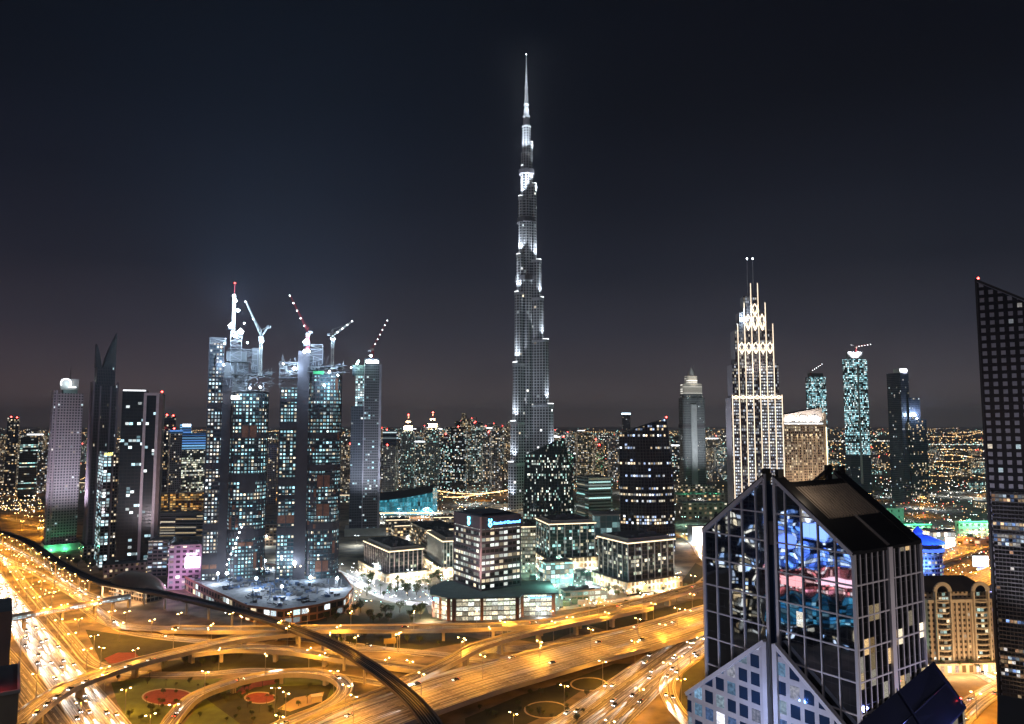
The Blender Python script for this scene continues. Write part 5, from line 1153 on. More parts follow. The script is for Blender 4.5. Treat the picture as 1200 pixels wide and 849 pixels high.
def blue_hotel():
    Y = 660; loc = Vector((X(1092,Y,680), Y, 0)); t = thing('hotel', 'rounded hotel with blue lit pavilion roof behind the gable tower', 'hotel', loc)
    f = facade('balcony_hotel', 3.6, 3.0, .3, .4, (.22,.2,.2), (.03,.03,.03), .3, TEAL, 1.2, .4); zt = Z(648, Y); r_ = 19
    m = MB(); m.cyl(0, r_, r_, r_, 0, zt, 24); o = m.build('walls', f, t)
    m = MB(); m.cyl(0, r_, r_+2.2, r_+.5, zt+.02, zt+3, 24); m.cyl(0, r_, r_-3, r_-3, zt+3, zt+7, 24); m.build('cornice', mat('blue_white_stone', (.4,.42,.5), .7), t)
    blue = mat('blue_roof', (.08,.16,.55), .5); m = MB(); m.cyl(0, r_, r_+3, 8, zt+7.02, zt+13, 24); m.cyl(0, r_, 4, 3.4, zt+13, zt+16, 12); m.cyl(0, r_, 4.6, .2, zt+16, zt+21, 12); m.build('pavilion_roof', blue, t)
    for q in (200,235,270,305,340): lamp('POINT', ((r_+8)*math.cos(R(q)), r_+(r_+8)*math.sin(R(q)), zt+15), 26000, (.08,.2,1), t)
    lamp('POINT', (-6, -6, zt-10), 40000, (.1,.25,1), t)
    for z_ in range(12, int(zt), 12): q = MB(); q.cyl(0, r_, r_+1.2, r_+1.2, z_, z_+1.0, 24); q.build('balcony_ring', mat('balcony_stone', (.35,.32,.3), .8), t)
blue_hotel()
for lab, pl, pn, pr, b, tp, a in (('dark low shop block with purple lamps behind the arched hotel', 1125, 1130, 1168, 718, 690, 4), ('teal lit service block beside the arched hotel', 1058, 1066, 1090, 762, 728, 4), ('low terrace block with bright awnings near the blue roofed hotel', 1112, 1118, 1160, 706, 695, 4)):
    low_block('shop_block', lab, 'shops', pl, pn, pr, b, tp, a, facade('mixed_shops', 4, 4, .3, .4, (.2,.18,.22), (.03,.03,.05), .4, [(.4,.3,1),(.6,1,.9),(1,.8,.5),(.5,.5,1)], 1.3, .2), roof_dark, 5)
t_ = thing('shop_sign', 'violet glowing sign cluster on a mast beside the black tower', 'sign', G(1140,712)); m = MB(); m.bar((0,0,0), (0,0,12), .5); m.build('mast', steel, t_); m = MB(); m.box(-5, 5, -.4, 0, 9, 12); m.box(-3, 4, -.4, 0, 5, 8); m.build('lit_panels', glow('violet_glow', (.3,.2,1), 4), t_)
lamp('POINT', (0,-6,8), 80000, (.25,.2,1), t_)

# ------------------------------------------------------------------ black tower at the right edge
def black_tower():
    Y = 405; a = R(-33); loc = Vector((X(1159, Y, 600), Y, 0)); W = 56; D = 30
    t = thing('office_tower', 'black tower with pale window columns at the right edge', 'tower', loc, a)
    f = facade('black_tower_facade', 8.6/2, 4.3, .50, .45, (.012,.012,.015), (.20,.20,.235), .02, WHITE, 1.0, .3, .25, 0, .12)
    zl, zr = Z(331, Y), Z(331, Y)-34
    m = MB(); m.wall((0,0), (W,0), 0, zl, 0, 0, zr); m.wall((W,0), (W,D), 0, zr, 0); m.wall((W,D), (0,D), 0, zr, 0, 0, zl); m.wall((0,D), (0,0), 0, zl, 2); m.face([(0,0,zl), (W,0,zr), (W,D,zr), (0,D,zl)], 1)
    m.build('tower_body', [f, roof_dark, mat('black_cladding', (.02,.02,.024), .25)], t)
    b = MB(); b.box(-.8, .2, -.8, .2, 0, zl+2); b.bar((-.3,-.3,zl+1.2), (W,-.3,zr+1.2), 1.2); b.build('edge_trim', mat('black_trim', (.02,.02,.022), .3), t)
    obst(t, 1.0, 1.5, zl, .7); flood(t, (20,-70,40), (0,.6,1), 5e5, (.9,.88,1), 80); flood(t, (20,-30,5), (0,.3,1), 1.2e5, (1,.6,.3), 100)
    # lower storeys: glowing panes painted in as city reflections on the glass
    g_ = MB(); g_.box(1.5, W, -.55, -.03, 10, 128); g_.build('mirror_glass', facade('painted_reflection_bands', 2.15, 1.7, .12, .3, (.05,.05,.055), (.35,.36,.4), .3, [(1,.7,.4),(.7,.85,1),(1,.95,.9),(1,.55,.3),(.3,.5,1)], 1.1, .9, .05, 1.0, .3, .05, .8, 2.5, None, 2), t)
black_tower()
def near_left():
    Y = 330; x1 = X(12, Y, 760); t = thing('building', 'brown near building corner at the left edge beside the footbridge', 'building', (x1, Y, 0), R(35))
    m = MB(); m.prism([(-40,0), (0,0), (0,30), (-40,30)], 0, Z(716,Y), 0, 1); m.build('walls', [mat('brown_stone', (.23,.16,.13)), roof_dark], t)
    Y2 = 250; x2 = X(21, Y2, 830); t = thing('building', 'dark flat rooftop with a red lamp in the lower left corner', 'building', (x2, Y2, 0), R(34)); z = Z(812, Y2)
    m = MB(); m.prism([(-40,0), (0,0), (0,36), (-40,36)], 0, z, 0, 1); m.build('walls', [mat('tan_wall', (.34,.28,.2), .8), roof_dark], t); q = MB(); q.box(-40, .4, -.4, .4, z, z+1.1); q.box(-.4, .4, .42, 36, z, z+1.1); q.build('parapet', concrete, t)
    q = MB(); q.box(-14, -7, 10, 20, z, z+3); q.build('roof_plant', roof_grey, t); obst(t, -6, 6, z, .5); lamp('POINT', (-6,6,z+3.4), 900, (1,.05,.04), t)
    Y3 = 215; t = thing('building', 'black roof corner in the lower right of the view', 'building', (X(1168,Y3,845), Y3, 0), R(-34)); z = Z(852, Y3); m = MB(); m.prism([(0,0), (30,0), (30,30), (0,30)], 0, z, 0, 1); m.build('walls', [mat('black_roof', (.02,.02,.022), .6), mat('black_roof', (.02,.02,.022))], t); q = MB(); q.box(-.3, 30, -.3, 0, z-.5, z+.8); q.build('parapet', dark_metal, t)
near_left()

# ------------------------------------------------------------------ gabled mirror glass tower in front
def gable_tower():
    Yn = 173; a = R(34); loc = Vector((X(1000, Yn, 650), Yn, 0)); W, D = 30.0, 45.0
    t = thing('gable_tower', 'mirror glass tower with pale grid and open black gable roof', 'tower', loc, a)
    He, Hp = Z(650, Yn), Z(650, Yn)+17.5; mid = D/2; slope = (Hp-He)/mid
    glass = facade('mirror_blue_glass', 7.4/2, 4.5/2, .012, .012, (.1,.1,.11), (.40,.47,.60), .012, WARM, 1.6, .2, .02, 1.0, .3, .035, 3)
    glass2 = facade('mirror_dark_glass', 7.4/2, 2.5, .02, .02, (.08,.08,.085), (.20,.21,.24), .16, WARM, 1.3, .3, .04, 1.0, .3, .03, 3, 3.5)
    bar_ = mat('pale_mullion', (.55,.53,.56), .45); black = mat('black_roof_metal', (.018,.018,.02), .45, .3)
    zr = lambda y: He+slope*(mid-abs(y-mid))
    sw = 1.5
    m = MB()
    for y0, y1 in ((0, mid-sw), (mid+sw, D)):
        m.face([(0,y1,0), (0,y0,0), (0,y0,zr(y0)), (0,y1,zr(y1))], 0, [(D-y1,0), (D-y0,0), (D-y0,zr(y0)), (D-y1,zr(y1))])
    m.build('front_glass', glass, t)
    m = MB(); m.wall((0,0), (W,0), 0, He, 0); m.wall((W,0), (W,D), 0, He, 0); m.wall((W,D), (0,D), 0, He, 0); m.build('side_glass', glass2, t)
    m = MB(); m.face([(2.2,mid+sw,0), (2.2,mid-sw,0), (2.2,mid-sw,Hp-3), (2.2,mid+sw,Hp-3)], 0, [(0,0), (4,0), (4,Hp), (0,Hp)])
    m.face([(0,mid-sw,0), (0,mid-sw,Hp-2), (2.2,mid-sw,Hp-2), (2.2,mid-sw,0)][::-1], 0); m.face([(2.2,mid+sw,0), (2.2,mid+sw,Hp-2), (0,mid+sw,Hp-2), (0,mid+sw,0)][::-1], 0); m.build('front_slot', mat('slot_glass', (.03,.05,.09), .12), t)
    # mullion grid of the front
    b = MB(); n = 10; zrow = [He-7.3*k for k in range(-2, 17)]
    for k in range(n+1):
        y = D*k/n
        if abs(y-mid) < .1: continue
        wd = .34 if k not in (0, n) else .8
        b.bar((-.12,y,0), (-.12,y,zr(y)), wd, 0, .5)
    for y in (mid-sw, mid+sw): b.bar((-.14,y,0), (-.14,y,zr(y)+1), .75, 0, .6)
    for z in zrow:
        if z <= He: segs = ((0, mid-sw), (mid+sw, D))
        else:
            q = mid-(z-He)/slope
            segs = ((mid-q if False else (z-He)/slope, mid-sw), (mid+sw, D-(z-He)/slope))
        for y0, y1 in segs:
            if y1 > y0: b.bar((-.10,y0,z), (-.10,y1,z), .36, 0, .36)
    b.bar((-.25,0,He), (-.25,mid-sw,zr(mid-sw)), .9, 0, .9); b.bar((-.25,D,He), (-.25,mid+sw,zr(mid+sw)), .9, 0, .9)
    tag(b.build('front_grid', bar_, t), kind='stuff')
    b = MB()
    for k in range(13):
        x = W*k/12; wd = .9 if k in (0, 12) else .22
        if k == 6: continue
        b.bar((x,-.12,0), (x,-.12,He), wd, 0, .3)
    b.box(W*.5-.9, W*.5+.9, -.7, -.03, 0, He+.4)
    for z in zrow:
        if z <= He: b.bar((0,-.10,z), (W,-.10,z), .34, 0, .34)
    tag(b.build('side_grid', bar_, t), kind='stuff')
    # roof: gable verges, louvred slope, open attic
    r = MB()
    def sl(x0, x1, y0, y1, th=.6, mi=0, dz=0):
        z0, z1 = zr(y0)+dz, zr(y1)+dz
        top = [(x0,y0,z0+th), (x1,y0,z0+th), (x1,y1,z1+th), (x0,y1,z1+th)]; bot = [(x0,y0,z0), (x1,y0,z0), (x1,y1,z1), (x0,y1,z1)]
        r.face(top, mi); r.face(bot[::-1], mi)
        for i in range(4): j = (i+1) % 4; r.face([bot[i], bot[j], top[j], top[i]], mi)
    sl(-.6, 3.2, -.3, mid-sw, 1.0); sl(W-3.2, W+.6, -.3, mid-sw, 1.0); sl(3.2, W-3.2, -.3, mid*.36, .7); sl(3.2, W-3.2, mid*.80, mid*.84, .7)
    for s in (1,):
        pts = [(-.6,mid+sw), (3.2,D+.3)]
    z0, z1 = zr(mid+sw), zr(D+.3)
    def sl2(x0, x1, y0, y1, th=1.0):
        a0, a1 = He+slope*(D-y0), He+slope*(D-y1)
        top = [(x0,y0,a0+th), (x1,y0,a0+th), (x1,y1,a1+th), (x0,y1,a1+th)]; bot = [(p[0],p[1],p[2]-th) for p in top]
        r.face(top); r.face(bot[::-1])
        for i in range(4): j = (i+1) % 4; r.face([bot[i], bot[j], top[j], top[i]])
    sl2(-.6, 3.2, mid+sw, D+.3); sl2(W-3.2, W+.6, mid+sw, D+.3); sl2(3.2, W-3.2, mid*1.55, D+.3)
    for x in (0.4, W-1.6): r.box(x, x+2.2, mid-sw-1.0, mid-sw-.01, He+9, Hp+1.2); r.box(x, x+2.2, mid+sw+.01, mid+sw+1.0, He+9, Hp+1.2)
    r.build('gable_roof', black, t)
    lv = MB(); ny = 16
    for k in range(18):
        x = 3.6+(W-7.2)*k/17; y0, y1 = mid*.38, mid*.78
        lv.bar((x,y0,zr(y0)+.3), (x,y1,zr(y1)+.3), .7, 0, .7)
    lv.face([(3.3,mid*.36,zr(mid*.36)-.2), (W-3.3,mid*.36,zr(mid*.36)-.2), (W-3.3,mid*.8,zr(mid*.8)-.2), (3.3,mid*.8,zr(mid*.8)-.2)]); tag(lv.build('roof_louvres', mat('bronze_louvre', (.30,.25,.21), .5, .2), t), kind='stuff')
    at_ = MB(); at_.box(1, W-1, mid*.5, D-3, He-1, He+5); at_.box(W*.3, W*.7, mid*.9, mid*1.2, He+5.02, He+8.5); at_.build('attic_plant', mat('attic_dark', (.06,.055,.06), .8), t)
    rg = MB(); rg.bar((W*.5,-.2,He+.9), (W*.5,mid*.36,zr(mid*.36)+.9), .5); rg.build('roof_rib', mat('grey_rib', (.2,.19,.2), .5), t)
    lamp('POINT', (4.5, mid*.50, He+17), 1200, (1,.8,.6), t, .8); lamp('POINT', (5, mid*.9, He+11), 500, (1,.85,.6), t, .4)
    # lower gabled block wrapped round the foot
    Ha = 110.5; ex = 13
    zl = lambda y: Ha-slope*abs(y-mid)
    lo = thing('lower', 'x', 'x'); bpy.data.objects.remove(lo)
    m = MB(); fr = facade('white_frame_grid', 4.6, 3.9, .30, .30, (.44,.42,.44), (.08,.16,.34), .42, [(.4,.7,1),(.7,.9,1),(.3,.5,1),(.9,.9,1)], 1.2, .3, .06, .8, .5, 0, 1, 3.5)
    for y0, y1 in ((-8, mid-sw), (mid+sw, D+6)):
        m.face([(-1.6,y1,0), (-1.6,y0,0), (-1.6,y0,zl(y0)), (-1.6,y1,zl(y1))], 0, [(D-y1,0), (D-y0,0), (D-y0,zl(y0)), (D-y1,zl(y1))])
    base = m.build('lower_front', fr, t)
    ex = 8; A0, A1, B0, B1 = 96.5, 104.0, 86.5, 95.5       # roof over the foot: at the tower wall and at its outer edge
    m = MB(); m.wall((-1.6,-ex), (W+2,-ex), 0, B0, 0, 0, B1); m.wall((W+2,-ex), (W+2,-.02), 0, B1, 0, 0, A1)
    m.face([(W,D+6,0), (-1.6,D+6,0), (-1.6,D+6,zl(D+6)), (W,D+6,zl(D+6))], 0, [(0,0), (W,0), (W,zl(D+6)), (0,zl(D+6))]); m.build('lower_side', glass2, t)
    rr = MB()
    q = [(-2.0,-ex-.3,B0), (W+2.2,-ex-.3,B1), (W+2.2,-.7,A1), (-2.0,-.7,A0)]; rr.face([(p[0],p[1],p[2]+.5) for p in q]); rr.face(q[::-1])
    for i in range(4): j = (i+1) % 4; rr.face([q[i], q[j], (q[j][0],q[j][1],q[j][2]+.5), (q[i][0],q[i][1],q[i][2]+.5)])
    for k in (0, .5, 1):
        x = -1.6+(W+3.4)*k; rr.bar((x,-ex,B0+(B1-B0)*k+.7), (x,-.95,A0+(A1-A0)*k+.7), .6)
    rr.bar((-1.6,-ex*.5,(A0+B0)/2+.7), (W+2,-ex*.5,(A1+B1)/2+.7), .4)
    rr.build('foot_roof', mat('navy_roof_panels', (.02,.025,.06), .25, .4), t); rr = MB()
    for y0, y1 in ((D+.6, D+6),):
        q = [(-2.0,y0,zl(y0)), (W+2.2,y0,zl(y0)), (W+2.2,y1,zl(y1)), (-2.0,y1,zl(y1))]; rr.face([(p[0],p[1],p[2]+.5) for p in q]); rr.face(q[::-1])
        for i in range(4): j = (i+1) % 4; rr.face([q[i], q[j], (q[j][0],q[j][1],q[j][2]+.5), (q[i][0],q[i][1],q[i][2]+.5)])
    rr.build('lower_roof', mat('navy_roof_panels', (.02,.025,.06), .25, .4), t)
    v = MB(); v.bar((-1.8,-ex,zl(-ex)), (-1.8,mid-sw,zl(mid-sw)), 1.4, 0, 1.0); v.bar((-1.8,D+6,zl(D+6)), (-1.8,mid+sw,zl(mid+sw)), 1.4, 0, 1.0); v.bar((-1.8,mid-sw,0), (-1.8,mid-sw,zl(mid-sw)), 1.3, 0, 1.0); v.bar((-1.8,mid+sw,0), (-1.8,mid+sw,zl(mid+sw)), 1.3, 0, 1.0); v.build('lower_verge', bar_, t)
    lamp('POINT', (W*.8, -ex-5, B1-5), 6000, (.25,.3,1), t, .8); lamp('POINT', (-14, mid, 92), 5000, (.35,.5,1), t, .8); lamp('POINT', (-18, mid*.3, 70), 9000, (.5,.65,1), t, .8)
    obst(t, W+1.5, -ex+.5, B1, .25)
    flood(t, (-60, mid, 60), (1,0,.45), 7e4, (.9,.85,.95), 80, 2); flood(t, (W*.5,-50,70), (0,1,.6), 9e4, (1,.85,.75), 80, 2)
gable_tower()
# unseen lit blocks added left of the frame to colour the glass reflections
def reflection_blocks():
    X0 = -330
    blue = facade('blue_reflection_block', 3, 2.6, .12, .2, (.03,.04,.1), (.02,.03,.08), .75, [(.12,.25,1),(.3,.5,1),(.9,.95,1),(.15,.35,1)], 3.6, .6, .12, 0, .6, 0, .7, 2.0, None, 2.5)
    red = facade('red_reflection_block', 2.6, 2.2, .2, .25, (.2,.08,.08), (.06,.03,.03), .8, [(1,.22,.2),(1,.5,.42),(1,.75,.65),(1,.3,.35)], 3.0, .5, .12, 0, .6, 0, .8, 2.0, None, 2)
    tealf = facade('teal_reflection_block', 3, 4, .1, .2, (.03,.09,.13), (.02,.06,.1), .9, [(.05,.35,.7),(.1,.5,.7),(.5,.9,1),(.05,.3,.5)], 1.1, .3)
    darkf = facade('dark_mixed_block', 4, 4, .3, .35, (.05,.05,.06), (.02,.02,.03), .3, [(1,.75,.42),(1,.85,.6),(.5,.7,1),(.9,.95,1)], 3, .6, .12, 0, .6, 0, 1, 2, None, 3)
    def block(lab, x, y0, y1, layers):
        t = thing('office_tower', lab, 'tower', (x, (y0+y1)/2, 0)); h = (y1-y0)/2; z = 0
        for k, (zt, fm) in enumerate(layers):
            m = MB(); m.prism([(-30-k,-h), (-2*k,-h), (-2*k,h), (-30-k,h)], z, zt, 0, 1); m.build('storeys', [fm, roof_dark], t); z = zt
        return t, h, z
    t, h, z = block('unseen block in blue, red and teal light added for the gabled tower reflections', X0, 128, 216, [(14, darkf), (36, tealf), (56, red), (98, blue)])
    for y, z0, w_, hh, c in ((-24,74,22,16,(.75,.85,1)), (6,80,16,10,(.3,.45,1)), (28,70,14,9,(.2,.3,1)), (-8,44,26,8,(1,.5,.5)), (24,42,18,7,(1,.35,.3))):
        m = MB(); m.box(.02, .8, -w_/2, w_/2, 0, hh); m.build('lit_sign', glow('reflection_panel_%d' % (z0), c, 3.5), t).location = (-2 if z0 < 60 else -4, y, z0)  # glowing panels added only to show up in the mirror glass
    block('unseen dark office with few warm windows added for the gabled tower reflections', X0-20, 222, 300, [(30, facade('amber_mirror_block', 3, 3, .2, .3, (.08,.06,.05), (.04,.03,.02), .6, WARM, 2.0, .5)), (150, darkf)])
    block('unseen pale mixed office added low in the gabled tower reflections', X0+40, 40, 122, [(70, darkf), (95, facade('white_mixed_block', 5, 4, .25, .35, (.2,.2,.22), (.03,.03,.04), .5, WHITE, 2.5, .5))])
reflection_blocks()

# ------------------------------------------------------------------ distant city
def distant():
    rr = random.Random(5); taken = []
    mats = [facade('far_teal', 4, 4, .3, .35, (.30,.35,.36), (.05,.065,.07), 0.39, [(.6,.95,.9),(1,.9,.7),(.8,.95,1),(1,.8,.5)], 1.5, .3),
            facade('far_grey', 4, 4, .35, .4, (.28,.28,.31), (.05,.05,.055), 0.33, [(1,.85,.6),(1,.95,.85),(.8,.9,1),(1,.7,.4)], 1.5, .3),
            facade('far_dark', 4, 3.5, .25, .35, (.05,.055,.065), (.02,.022,.03), 0.30, MIXC, 1.7, .5),
            facade('far_tan', 4, 4, .4, .4, (.28,.23,.18), (.04,.035,.03), 0.45, WARM, 1.3, .3)]
    names = ['pale teal', 'grey', 'dark glass', 'tan']
    def env(px):
        if px < 48: return 508
        if px < 330: return 516
        if px < 440: return 512
        if px < 530: return 500
        if px < 560: return 490
        if px < 600: return 499
        if px < 760: return 503
        if px < 850: return 512
        if px < 1000: return 530
        return 548
    n = 0; tries = 0
    while n < 290 and tries < 9000:
        tries += 1
        zone = rr.random()
        px = rr.uniform(436,600) if zone < .40 else rr.uniform(640,860) if zone < .66 else rr.uniform(-10,440) if zone < .9 else rr.uniform(860,1160)
        Y = rr.uniform(1750, 4200) if zone < .9 else rr.uniform(2400, 5000)
        x = X(px, Y, 540); w_, d_ = rr.uniform(22,44), rr.uniform(22,40)
        if any(abs(x-a) < (w_+b)/2+6 and abs(Y-c) < 50 for a, b, c in taken): continue
        top = env(px)+abs(rr.gauss(0, 17)); h = Z(top, Y)
        if h < 14: h = rr.uniform(10, 26)
        if h > 330: continue
        if 1200 < Y < 1900 and 780 < px < 860: continue
        taken.append((x, w_, Y)); k = rr.randrange(4); b = MB()
        b.prism([(-w_/2,0), (w_/2,0), (w_/2,d_), (-w_/2,d_)], 0, h, 0, 1)
        s = rr.random()
        if s < .35: b.prism([(-w_/4,4), (w_/4,4), (w_/4,d_-4), (-w_/4,d_-4)], h, h+rr.uniform(6,16), 0, 1)
        elif s < .5: b.prism([(-w_/2,0), (0,0), (0,d_), (-w_/2,d_)], h, h+rr.uniform(8,22), 0, 1)
        elif s < .62: b.cyl(0, d_/2, 2.5, .4, h, h+rr.uniform(14,30), 6, 1)
        if rr.random() < .3: b.octa((0,-.5,h+2+(10 if s < .35 else 0)), 2.0, 2)
        elif rr.random() < .25: b.box(-w_/2, w_/2, -.5, -.05, h-4, h-1, 3)
        o = b.build('distant_tower', [mats[k], roof_dark, redlamp, whitestrip]); o.location = (x, Y, 0); o.rotation_euler = (0,0,R(rr.uniform(-14,14)))
        tag(o, '%s high rise in the hazy far skyline' % names[k], 'tower', 'towers of the far skyline'); n += 1
    # low houses and sheds nearer in
    m2 = [facade('low_warm', 3.6, 4, .4, .45, (.3,.25,.2), (.04,.035,.03), .5, WARM, 2.2, .3), facade('low_cool', 3.6, 4, .35, .45, (.26,.28,.29), (.03,.035,.04), .5, TEAL, 2.2, .3)]
    n = 0; tries = 0; low = []
    keep = [(P_.location.x, P_.location.y) for P_ in bpy.data.objects if P_.parent is None and P_.type == 'EMPTY']
    while n < 150 and tries < 5000:
        tries += 1; Y = rr.uniform(1120, 3200); px = rr.uniform(-20, 1170)
        x = X(px, Y, 580); w_, d_ = rr.uniform(18,50), rr.uniform(16,40)
        if any(abs(x-a) < (w_+b)/2+8 and abs(Y-c) < 45 for a, b, c in taken+low) or any(abs(x-a) < 75 and -90 < Y-c < 70 for a, c in keep): continue
        low.append((x, w_, Y)); h = rr.uniform(8, 26); b = MB(); b.prism([(-w_/2,0), (w_/2,0), (w_/2,d_), (-w_/2,d_)], 0, h, 0, 1); b.box(-w_*.3, w_*.1, d_*.2, d_*.6, h, h+2.5, 1)
        if rr.random() < .4: b.box(-w_/2, w_/2, -.6, -.05, h-1.2, h-.2, 2)
        k = rr.randrange(2); o = b.build('low_block', [m2[k], roof_grey, warmstrip]); o.location = (x, Y, 0); o.rotation_euler = (0,0,R(rr.uniform(-20,20)))
        tag(o, ('warm' if k == 0 else 'cool')+' lit flat roofed block among the downtown streets', 'building', 'low blocks of the city'); n += 1
distant()
def far_lights():
    rr = random.Random(12); b = MB()
    def dot(px, py, mi, s=1.0):
        p = G(px, py, 7)
        if p.y > 30000 or p.y < 0: return
        b.octa((p.x,p.y,7), s*.00062*p.y*rr.uniform(.5,1.2), mi)
    for _ in range(800): dot(rr.uniform(-5,1205), rr.uniform(498.2,512), rr.choice((0,0,0,1,1,2)), rr.uniform(.5,1.0))
    for _ in range(160): dot(rr.gauss(575,30), rr.uniform(499,508), 2, 1.0)
    for _ in range(120):
        q = G(rr.uniform(-5,1180), 505+abs(rr.gauss(0,1))*38); a_ = R(rr.choice((18,108))+rr.gauss(0,9)); l_ = rr.uniform(250,1600)*max(1, q.y/2500); st = rr.uniform(22,38)*max(1, q.y/2200); mi = 0 if rr.random() < .72 else rr.choice((1,1,2)); d_ = 0
        while d_ < l_:
            x, y = q.x+d_*math.cos(a_), q.y+d_*math.sin(a_); d_ += st
            if 1150 < y < 20000 and not (y < 1500 and abs(x-28) < 120): b.octa((x,y,8), .00052*y*rr.uniform(.7,1.15), mi)
    for _ in range(2300):
        px = rr.uniform(-5,1205); py = 499+abs(rr.gauss(0,1))*34
        if py > 640 or (py > 610 and px < 240): continue
        k = rr.random(); mi = 0 if k < .55 else 1 if k < .8 else 2 if k < .95 else 3
        dot(px, py, mi)
    for i in range(52): dot(1085+i*1.55+rr.uniform(-.3,.3), 521+.4*math.sin(i), 1 if i % 3 else 2, rr.uniform(.6,1.4))
    for i in range(50): dot(965+i*1.7+rr.uniform(-.4,.4), 517, 1, rr.uniform(.6,1.1))
    for y0, x0, x1, st in ((533,1085,1165,.9), (541,1095,1140,1.0), (546,1085,1160,1.3), (553,1100,1165,1.2), (557,1085,1130,1.1), (528,1090,1165,1.2), (512,1085,1165,1.0), (508,1110,1165,1.3), (504,1085,1165,1.6)):
        x, y, v = x0, y0, rr.uniform(-.05,.05)
        while x < x1:
            v = max(-.35, min(.35, v+rr.uniform(-.06,.06)))*.97; y += v*st; x += st*rr.uniform(.7,1.4)
            if rr.random() < .8: dot(x, y, 0 if rr.random() < .85 else 1, rr.uniform(.6,1.1))
    for _ in range(500): dot(rr.uniform(1000,1165), rr.uniform(560,655), rr.choice((0,0,1,1,2,3)), 1.0)
    for i in range(70): dot(500+i*1.5, 573+6*math.sin(i*.045), 0, 1.5)
    for i in range(60): dot(520+i*1.1, 580+3*math.sin(i*.06+1), 0, 1.3)
    for _ in range(500): dot(rr.uniform(440,700), rr.uniform(565,612), rr.choice((0,0,1,2)), .8)
    for _ in range(260): dot(rr.uniform(0,48), rr.uniform(555,600), rr.choice((0,0,0,1)), 1.2)
    o = b.build('distant_lights', [glow('amber_dot', (1,.6,.25), 5), glow('white_dot', (1,.95,.85), 5), glow('teal_dot', (.5,1,.9), 4), glow('red_dot', (1,.12,.08), 5)]); tag(o, 'scattered amber and white lamps of the far city streets', 'city lights', kind='stuff')
    c = MB()
    def near(px, py, mi, r_=.4, z=3.5):
        p = G(px, py, z); c.octa((p.x,p.y,z), r_, mi)
    for _ in range(170): near(rr.uniform(405,535), rr.uniform(664,706), rr.choice((1,1,0,2)), rr.uniform(.25,.5))
    for _ in range(150): near(rr.uniform(615,720), rr.uniform(640,710), rr.choice((2,2,1)), rr.uniform(.25,.6))
    for i in range(34): near(735+i*1.9, 690-9*math.sin(i*.03)-i*.35, rr.choice((0,1)), .5)
    for _ in range(120): near(rr.uniform(1070,1165), rr.uniform(640,725), rr.choice((0,0,1,3)), rr.uniform(.3,.6))
    for _ in range(90): near(rr.uniform(170,420), rr.uniform(655,722), rr.choice((1,1,0)), rr.uniform(.25,.45))
    for _ in range(80): near(rr.uniform(5,110), rr.uniform(640,700), 0, .45)
    o = c.build('street_level_lights', [glow('amber_dot_near', (1,.65,.3), 10), glow('white_dot_near', (.95,.97,1), 10), glow('teal_dot_near', (.5,1,.9), 8), glow('red_dot_near', (1,.12,.08), 8)]); tag(o, 'small bright lamps along the downtown pavements', 'city lights', kind='stuff')
far_lights()

# ------------------------------------------------------------------ trees
def tree_mesh(seed, h, r_, palm=False):
    rr = random.Random(seed); tr = MB(); cr = MB()
    if palm:
        tr.cyl(0, 0, .3, .2, 0, h, 6)
        for k in range(22):
            a = rr.uniform(0,6.28); l_ = rr.uniform(2.4,3.4); dz = rr.uniform(-.6,1.0); p0 = Vector((0,0,h)); pm = Vector((math.cos(a)*l_*.5, math.sin(a)*l_*.5, h+.9*dz+.5)); p1 = Vector((math.cos(a)*l_, math.sin(a)*l_, h+dz-1.0)); s = Vector((-math.sin(a),math.cos(a),0))*.35
            cr.face([p0-s*.3, p0+s*.3, pm+s, pm-s]); cr.face([pm-s, pm+s, p1+s*.2, p1-s*.2])
    else:
        tr.cyl(0, 0, .35, .2, 0, h*.5, 6)
        for k in range(5): a = k*1.26+rr.uniform(-.3,.3); tr.bar((0,0,h*.38), (math.cos(a)*r_*.6, math.sin(a)*r_*.6, h*.7), .16)
        cl = [(rr.uniform(-.6,.6)*r_, rr.uniform(-.6,.6)*r_, h*rr.uniform(.55,.9), r_*rr.uniform(.35,.6)) for _ in range(9)]
        for k in range(420):
            cx, cyy, cz, q = rr.choice(cl); d = Vector((rr.gauss(0,1), rr.gauss(0,1), rr.gauss(0,.8))).normalized()*q*rr.uniform(.6,1.08); c = Vector((cx,cyy,cz))+d
            u = Vector((rr.uniform(-1,1),rr.uniform(-1,1),rr.uniform(-1,1))).normalized(); v = u.cross(Vector((rr.uniform(-1,1),rr.uniform(-1,1),rr.uniform(-1,1)))).normalized(); s = rr.uniform(.25,.5)
            cr.face([c-u*s, c+v*s*.6, c+u*s, c-v*s*.6])
    return tr, cr
bark = mat('bark', (.09,.07,.05), .9); leaf = mat('leaves', (.05,.075,.025), .8, vary=.5, scale=.8); leaf2 = mat('dry_leaves', (.075,.085,.03), .8, vary=.5, scale=.8)
protos = []
for i, (h, r_, palm, lm) in enumerate(((7,3.2,0,leaf), (8.5,3.8,0,leaf2), (5.5,2.8,0,leaf), (9,0,1,leaf))):
    tr, cr = tree_mesh(40+i, h, r_, palm); protos.append((tr.mesh('trunk', bark), cr.mesh('crown', lm), palm))
def plant(px, py, k, group, label, s=1.0):
    a, b, palm = protos[k]; p = G(px, py); o = thing('palm_tree' if palm else 'tree', label, 'palm' if palm else 'tree', (p.x,p.y,0), random.uniform(0,6.28), group); sc_ = s*random.uniform(.8,1.25); o.scale = (sc_,)*3
    put(a, 'trunk', o); put(b, 'crown', o)
tg = 'trees of the downtown gardens'; ig = 'trees under the flyovers'
for _ in range(46): plant(random.uniform(425,525), random.uniform(676,700), random.choice((0,1,2,3)), tg, 'leafy garden tree on the lit office plaza')
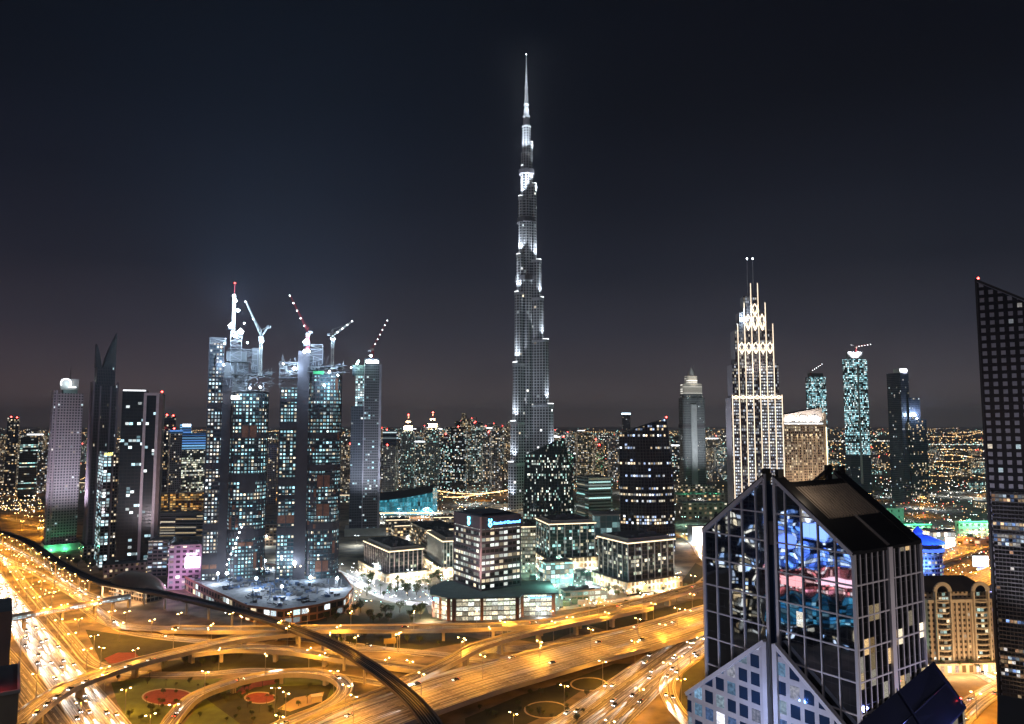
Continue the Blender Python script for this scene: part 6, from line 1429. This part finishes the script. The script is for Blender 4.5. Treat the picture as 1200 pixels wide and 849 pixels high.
for _ in range(30): plant(random.uniform(330,500), random.uniform(716,731), random.choice((0,1,2)), ig, 'dark tree on the verge below the construction site')
for _ in range(34): plant(random.uniform(700,825), random.uniform(688,708), random.choice((0,1,2,3)), tg, 'small tree along the crescent road', .8)
for _ in range(18): plant(random.uniform(360,540), random.uniform(744,757), random.choice((0,2)), ig, 'dark bush like tree between flyover piers', .7)
for _ in range(10): plant(random.uniform(190,290), random.uniform(770,784), random.choice((0,2)), ig, 'dark tree in the shade of the sweeping flyover', .7)
for _ in range(12): plant(random.uniform(1085,1170), random.uniform(783,792), 3, 'palms before the arched hotel', 'palm along the kerb of the arched hotel', .7)
for _ in range(14): plant(random.uniform(60,130), random.uniform(655,672), random.choice((0,1)), 'trees by the metro', 'small tree beside the metro viaduct', .8)
for _ in range(46): plant(random.uniform(205,392), random.uniform(799,848), random.choice((0,2,2,3)), 'shrubs and palms of the loop garden', 'small shrub or palm in the loop ramp garden', .5)
for _ in range(22): plant(random.uniform(135,225), random.uniform(797,845), random.choice((0,2,2,3)), 'shrubs of the west garden', 'small shrub or palm around the red oval flower bed', .5)
for _ in range(24): plant(random.uniform(560,690), random.uniform(802,848), random.choice((0,2,2)), 'shrubs below the overpass', 'small shrub on the dark ground below the wide overpass', .55)
# kiosk in the loop garden
t = thing('kiosk', 'small pale kiosk hut inside the loop ramp garden', 'hut', G(371,822), R(20)); m = MB(); m.box(-3, 3, -2.2, 2.2, 0, 3.2); m.build('walls', cream, t); m = MB(); m.box(-3.4, 3.4, -2.6, 2.6, 3.22, 3.6); m.build('roof', concrete, t)
# overhead road signs
sgm = mat('road_sign_back', (.10,.08,.05), .6)
for px, py, lab in ((457,762,'dark road sign panel on posts beside the upper boulevard'), (830,716,'road sign gantry over the right hand overpass')):
    p = G(px, py); t = thing('road_sign', lab, 'road sign', p, R(15)); m = MB(); m.bar((-3,0,0), (-3,0,8), .35); m.bar((3,0,0), (3,0,8), .35); m.build('posts', steel, t); m = MB(); m.box(-4.5, 4.5, -.3, -.05, 4.5, 8.5); m.build('panel', sgm, t)

# ------------------------------------------------------------------ night haze
m = bpy.data.materials.new('haze'); m.use_nodes = True; n = m.node_tree.nodes; n.clear()
ho = n.new('ShaderNodeOutputMaterial'); hv = n.new('ShaderNodeVolumePrincipled'); m.node_tree.links.new(hv.outputs[0], ho.inputs['Volume'])
hv.inputs['Color'].default_value = (.85,.88,.97,1); hv.inputs['Density'].default_value = HAZE; hv.inputs['Anisotropy'].default_value = -.25
b = MB(); b.box(-30100, 30100, -3100, 40100, -1, 905); o = b.build('haze', m); tag(o, kind='stuff')
